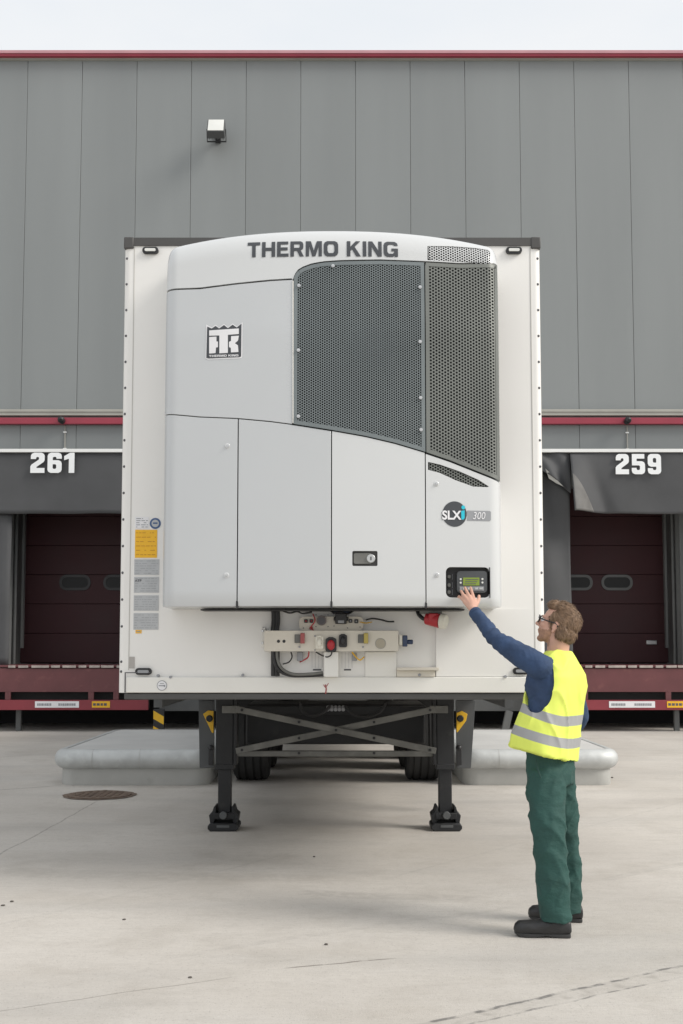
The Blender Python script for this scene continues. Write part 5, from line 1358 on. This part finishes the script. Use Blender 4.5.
# trousers
bm = B()
def rr2(px, py, Y, w_, d=None): return (at(px, py, Y), Vector((w_, 0, 0)), Vector((0, d or w_, 0)), 0)
ring_loft(bm, [R_(549, 742, 5.97, .145, .105), R_(550, 760, 5.97, .150, .110), R_(550.5, 774, 5.97, .152, .114), R_(551, 784, 5.965, .145, .112)])
def lleg(P):
    ring_loft(bm, [rr2(*q) for q in P], 24)
lleg([(545, 768, 5.92, .098, .10), (546, 790, 5.90, .100), (547, 812, 5.87, .092), (548.5, 836, 5.84, .086), (551, 858, 5.83, .082), (553.5, 884, 5.82, .080), (554.5, 908, 5.82, .078), (555.3, 920.5, 5.82, .077)])
lleg([(558.5, 768, 6.02, .090, .10), (560.5, 795, 6.05, .083), (563.5, 818, 6.08, .080), (564.5, 838, 6.10, .072), (568, 862, 6.11, .070), (568, 888, 6.12, .068), (567.5, 905, 6.12, .070), (567.5, 912.5, 6.12, .071)])
def td(v):
    q = Vector((v.x * .8, v.y * .8, v.z * 1.0 + v.x * 1.1)); w1 = noise.noise(q * 3) * .12
    a = max(0, 1 - abs(noise.noise(q * 6.5 + Vector((0, 0, w1 * 8)))) * 3.2) ** 2
    b_ = max(0, 1 - abs(noise.noise(Vector((v.x * .8, v.y, v.z - v.x * 1.3)) * 9 + Vector((7, 3, 1)))) * 3.2) ** 2
    z = v.z; s = 0
    for zc, am, fr in ((.50, .9, 55), (.80, .7, 48), (.10, .8, 66)):
        w_ = math.exp(-((z - zc) / .09) ** 2) * (.5 + .5 * noise.noise(v * 9)); s += am * w_ * math.sin((z + .5 * v.x + .02 * math.sin(v.x * 30 + v.y * 19)) * fr)
    return .009 * a + .006 * b_ + .0025 * s - .005
tm = remesh('trousers', bm, .008, 3, td)
trs = link_mesh('trousers', tm, M['green'], man, 60, label='dark green work trousers')
a, b = at(541, 758, 5.83), at(540, 780, 5.80)
bm = B(); tube(bm, [at(536, 758, 5.815), at(537.5, 768, 5.80), at(541, 778, 5.79)], .0035, 6, 4); obj('pocket_seam', bm, mat('green_dark', (.018, .055, .048), .85), trs)
# shoes
def shoe(c, heelx, toex, Y, tw):
    h = at(heelx, c, Y).x; t_ = at(toex, c, Y).x; L = h - t_
    def S_(s, w_, z): return Vector((h - s * L, Y + w_ + tw * s, z))
    bm = B(); O = []
    prof = [(.02, .018), (.03, .028), (.08, .034), (.25, .034), (.45, .033), (.65, .041), (.80, .044), (.91, .036), (.965, .022), (.985, .008)]
    pts = [(s, w_) for s, w_ in prof] + [(s, -w_ * .92) for s, w_ in reversed(prof)]
    lo = [bm.verts.new(S_(s, w_, .001 + (.012 if s > .95 else 0) + (.006 if .32 < s < .5 else 0))) for s, w_ in pts]; hi = [bm.verts.new(S_(s, w_ * 1.03, .020 + (.004 if s > .9 else 0))) for s, w_ in pts]
    n = len(pts)
    for i in range(n): bm.faces.new((lo[i], lo[(i + 1) % n], hi[(i + 1) % n], hi[i]))
    bm.faces.new(lo[::-1]); bm.faces.new(hi); bmesh.ops.recalc_face_normals(bm, faces=bm.faces)
    sh_ = obj('shoe', bm, M['sole'], man, bevel=.004, label='black lace-up safety shoe')
    bm = B()
    def rr3(s, z, w_, hh): return (S_(s, 0, z), Vector((0, w_, 0)), Vector((0, 0, hh)), 0)
    rows = [rr3(.005, .048, .018, .026), rr3(.03, .052, .034, .038), rr3(.16, .055, .040, .046), rr3(.30, .055, .040, .047), rr3(.45, .051, .042, .043), rr3(.62, .047, .046, .036), rr3(.78, .046, .049, .034), rr3(.90, .044, .044, .033), rr3(.97, .038, .030, .024), rr3(.995, .034, .008, .008)]
    ring_loft(bm, rows, 20)
    cap_(bm, S_(.17, 0, .07), S_(.2, 0, .11), .036, .038)
    me_ = remesh('upper', bm, .006, 3, lambda v: .002 * noise.noise(v * 40) if v.z > .03 else 0)
    link_mesh('upper', me_, M['shoe'], sh_, 60)
    bm = B()
    for k in range(4):
        s = .44 + .06 * k; zt = .096 - .009 * k; tube(bm, [S_(s, -.030, zt - .022), S_(s - .01, -.015, zt + .001), S_(s, .0, zt + .003), S_(s + .01, .015, zt - .001)], .0026, 6, 3)
    tube(bm, [S_(.38, -.01, .102), S_(.36, -.03, .10), S_(.38, -.044, .082)], .002, 6, 4)
    obj('laces', bm, M['lace'], sh_, smooth=60)
shoe(936, 571.5, 514.5, 5.80, .03)
shoe(920, 583, 529.5, 6.12, .05)
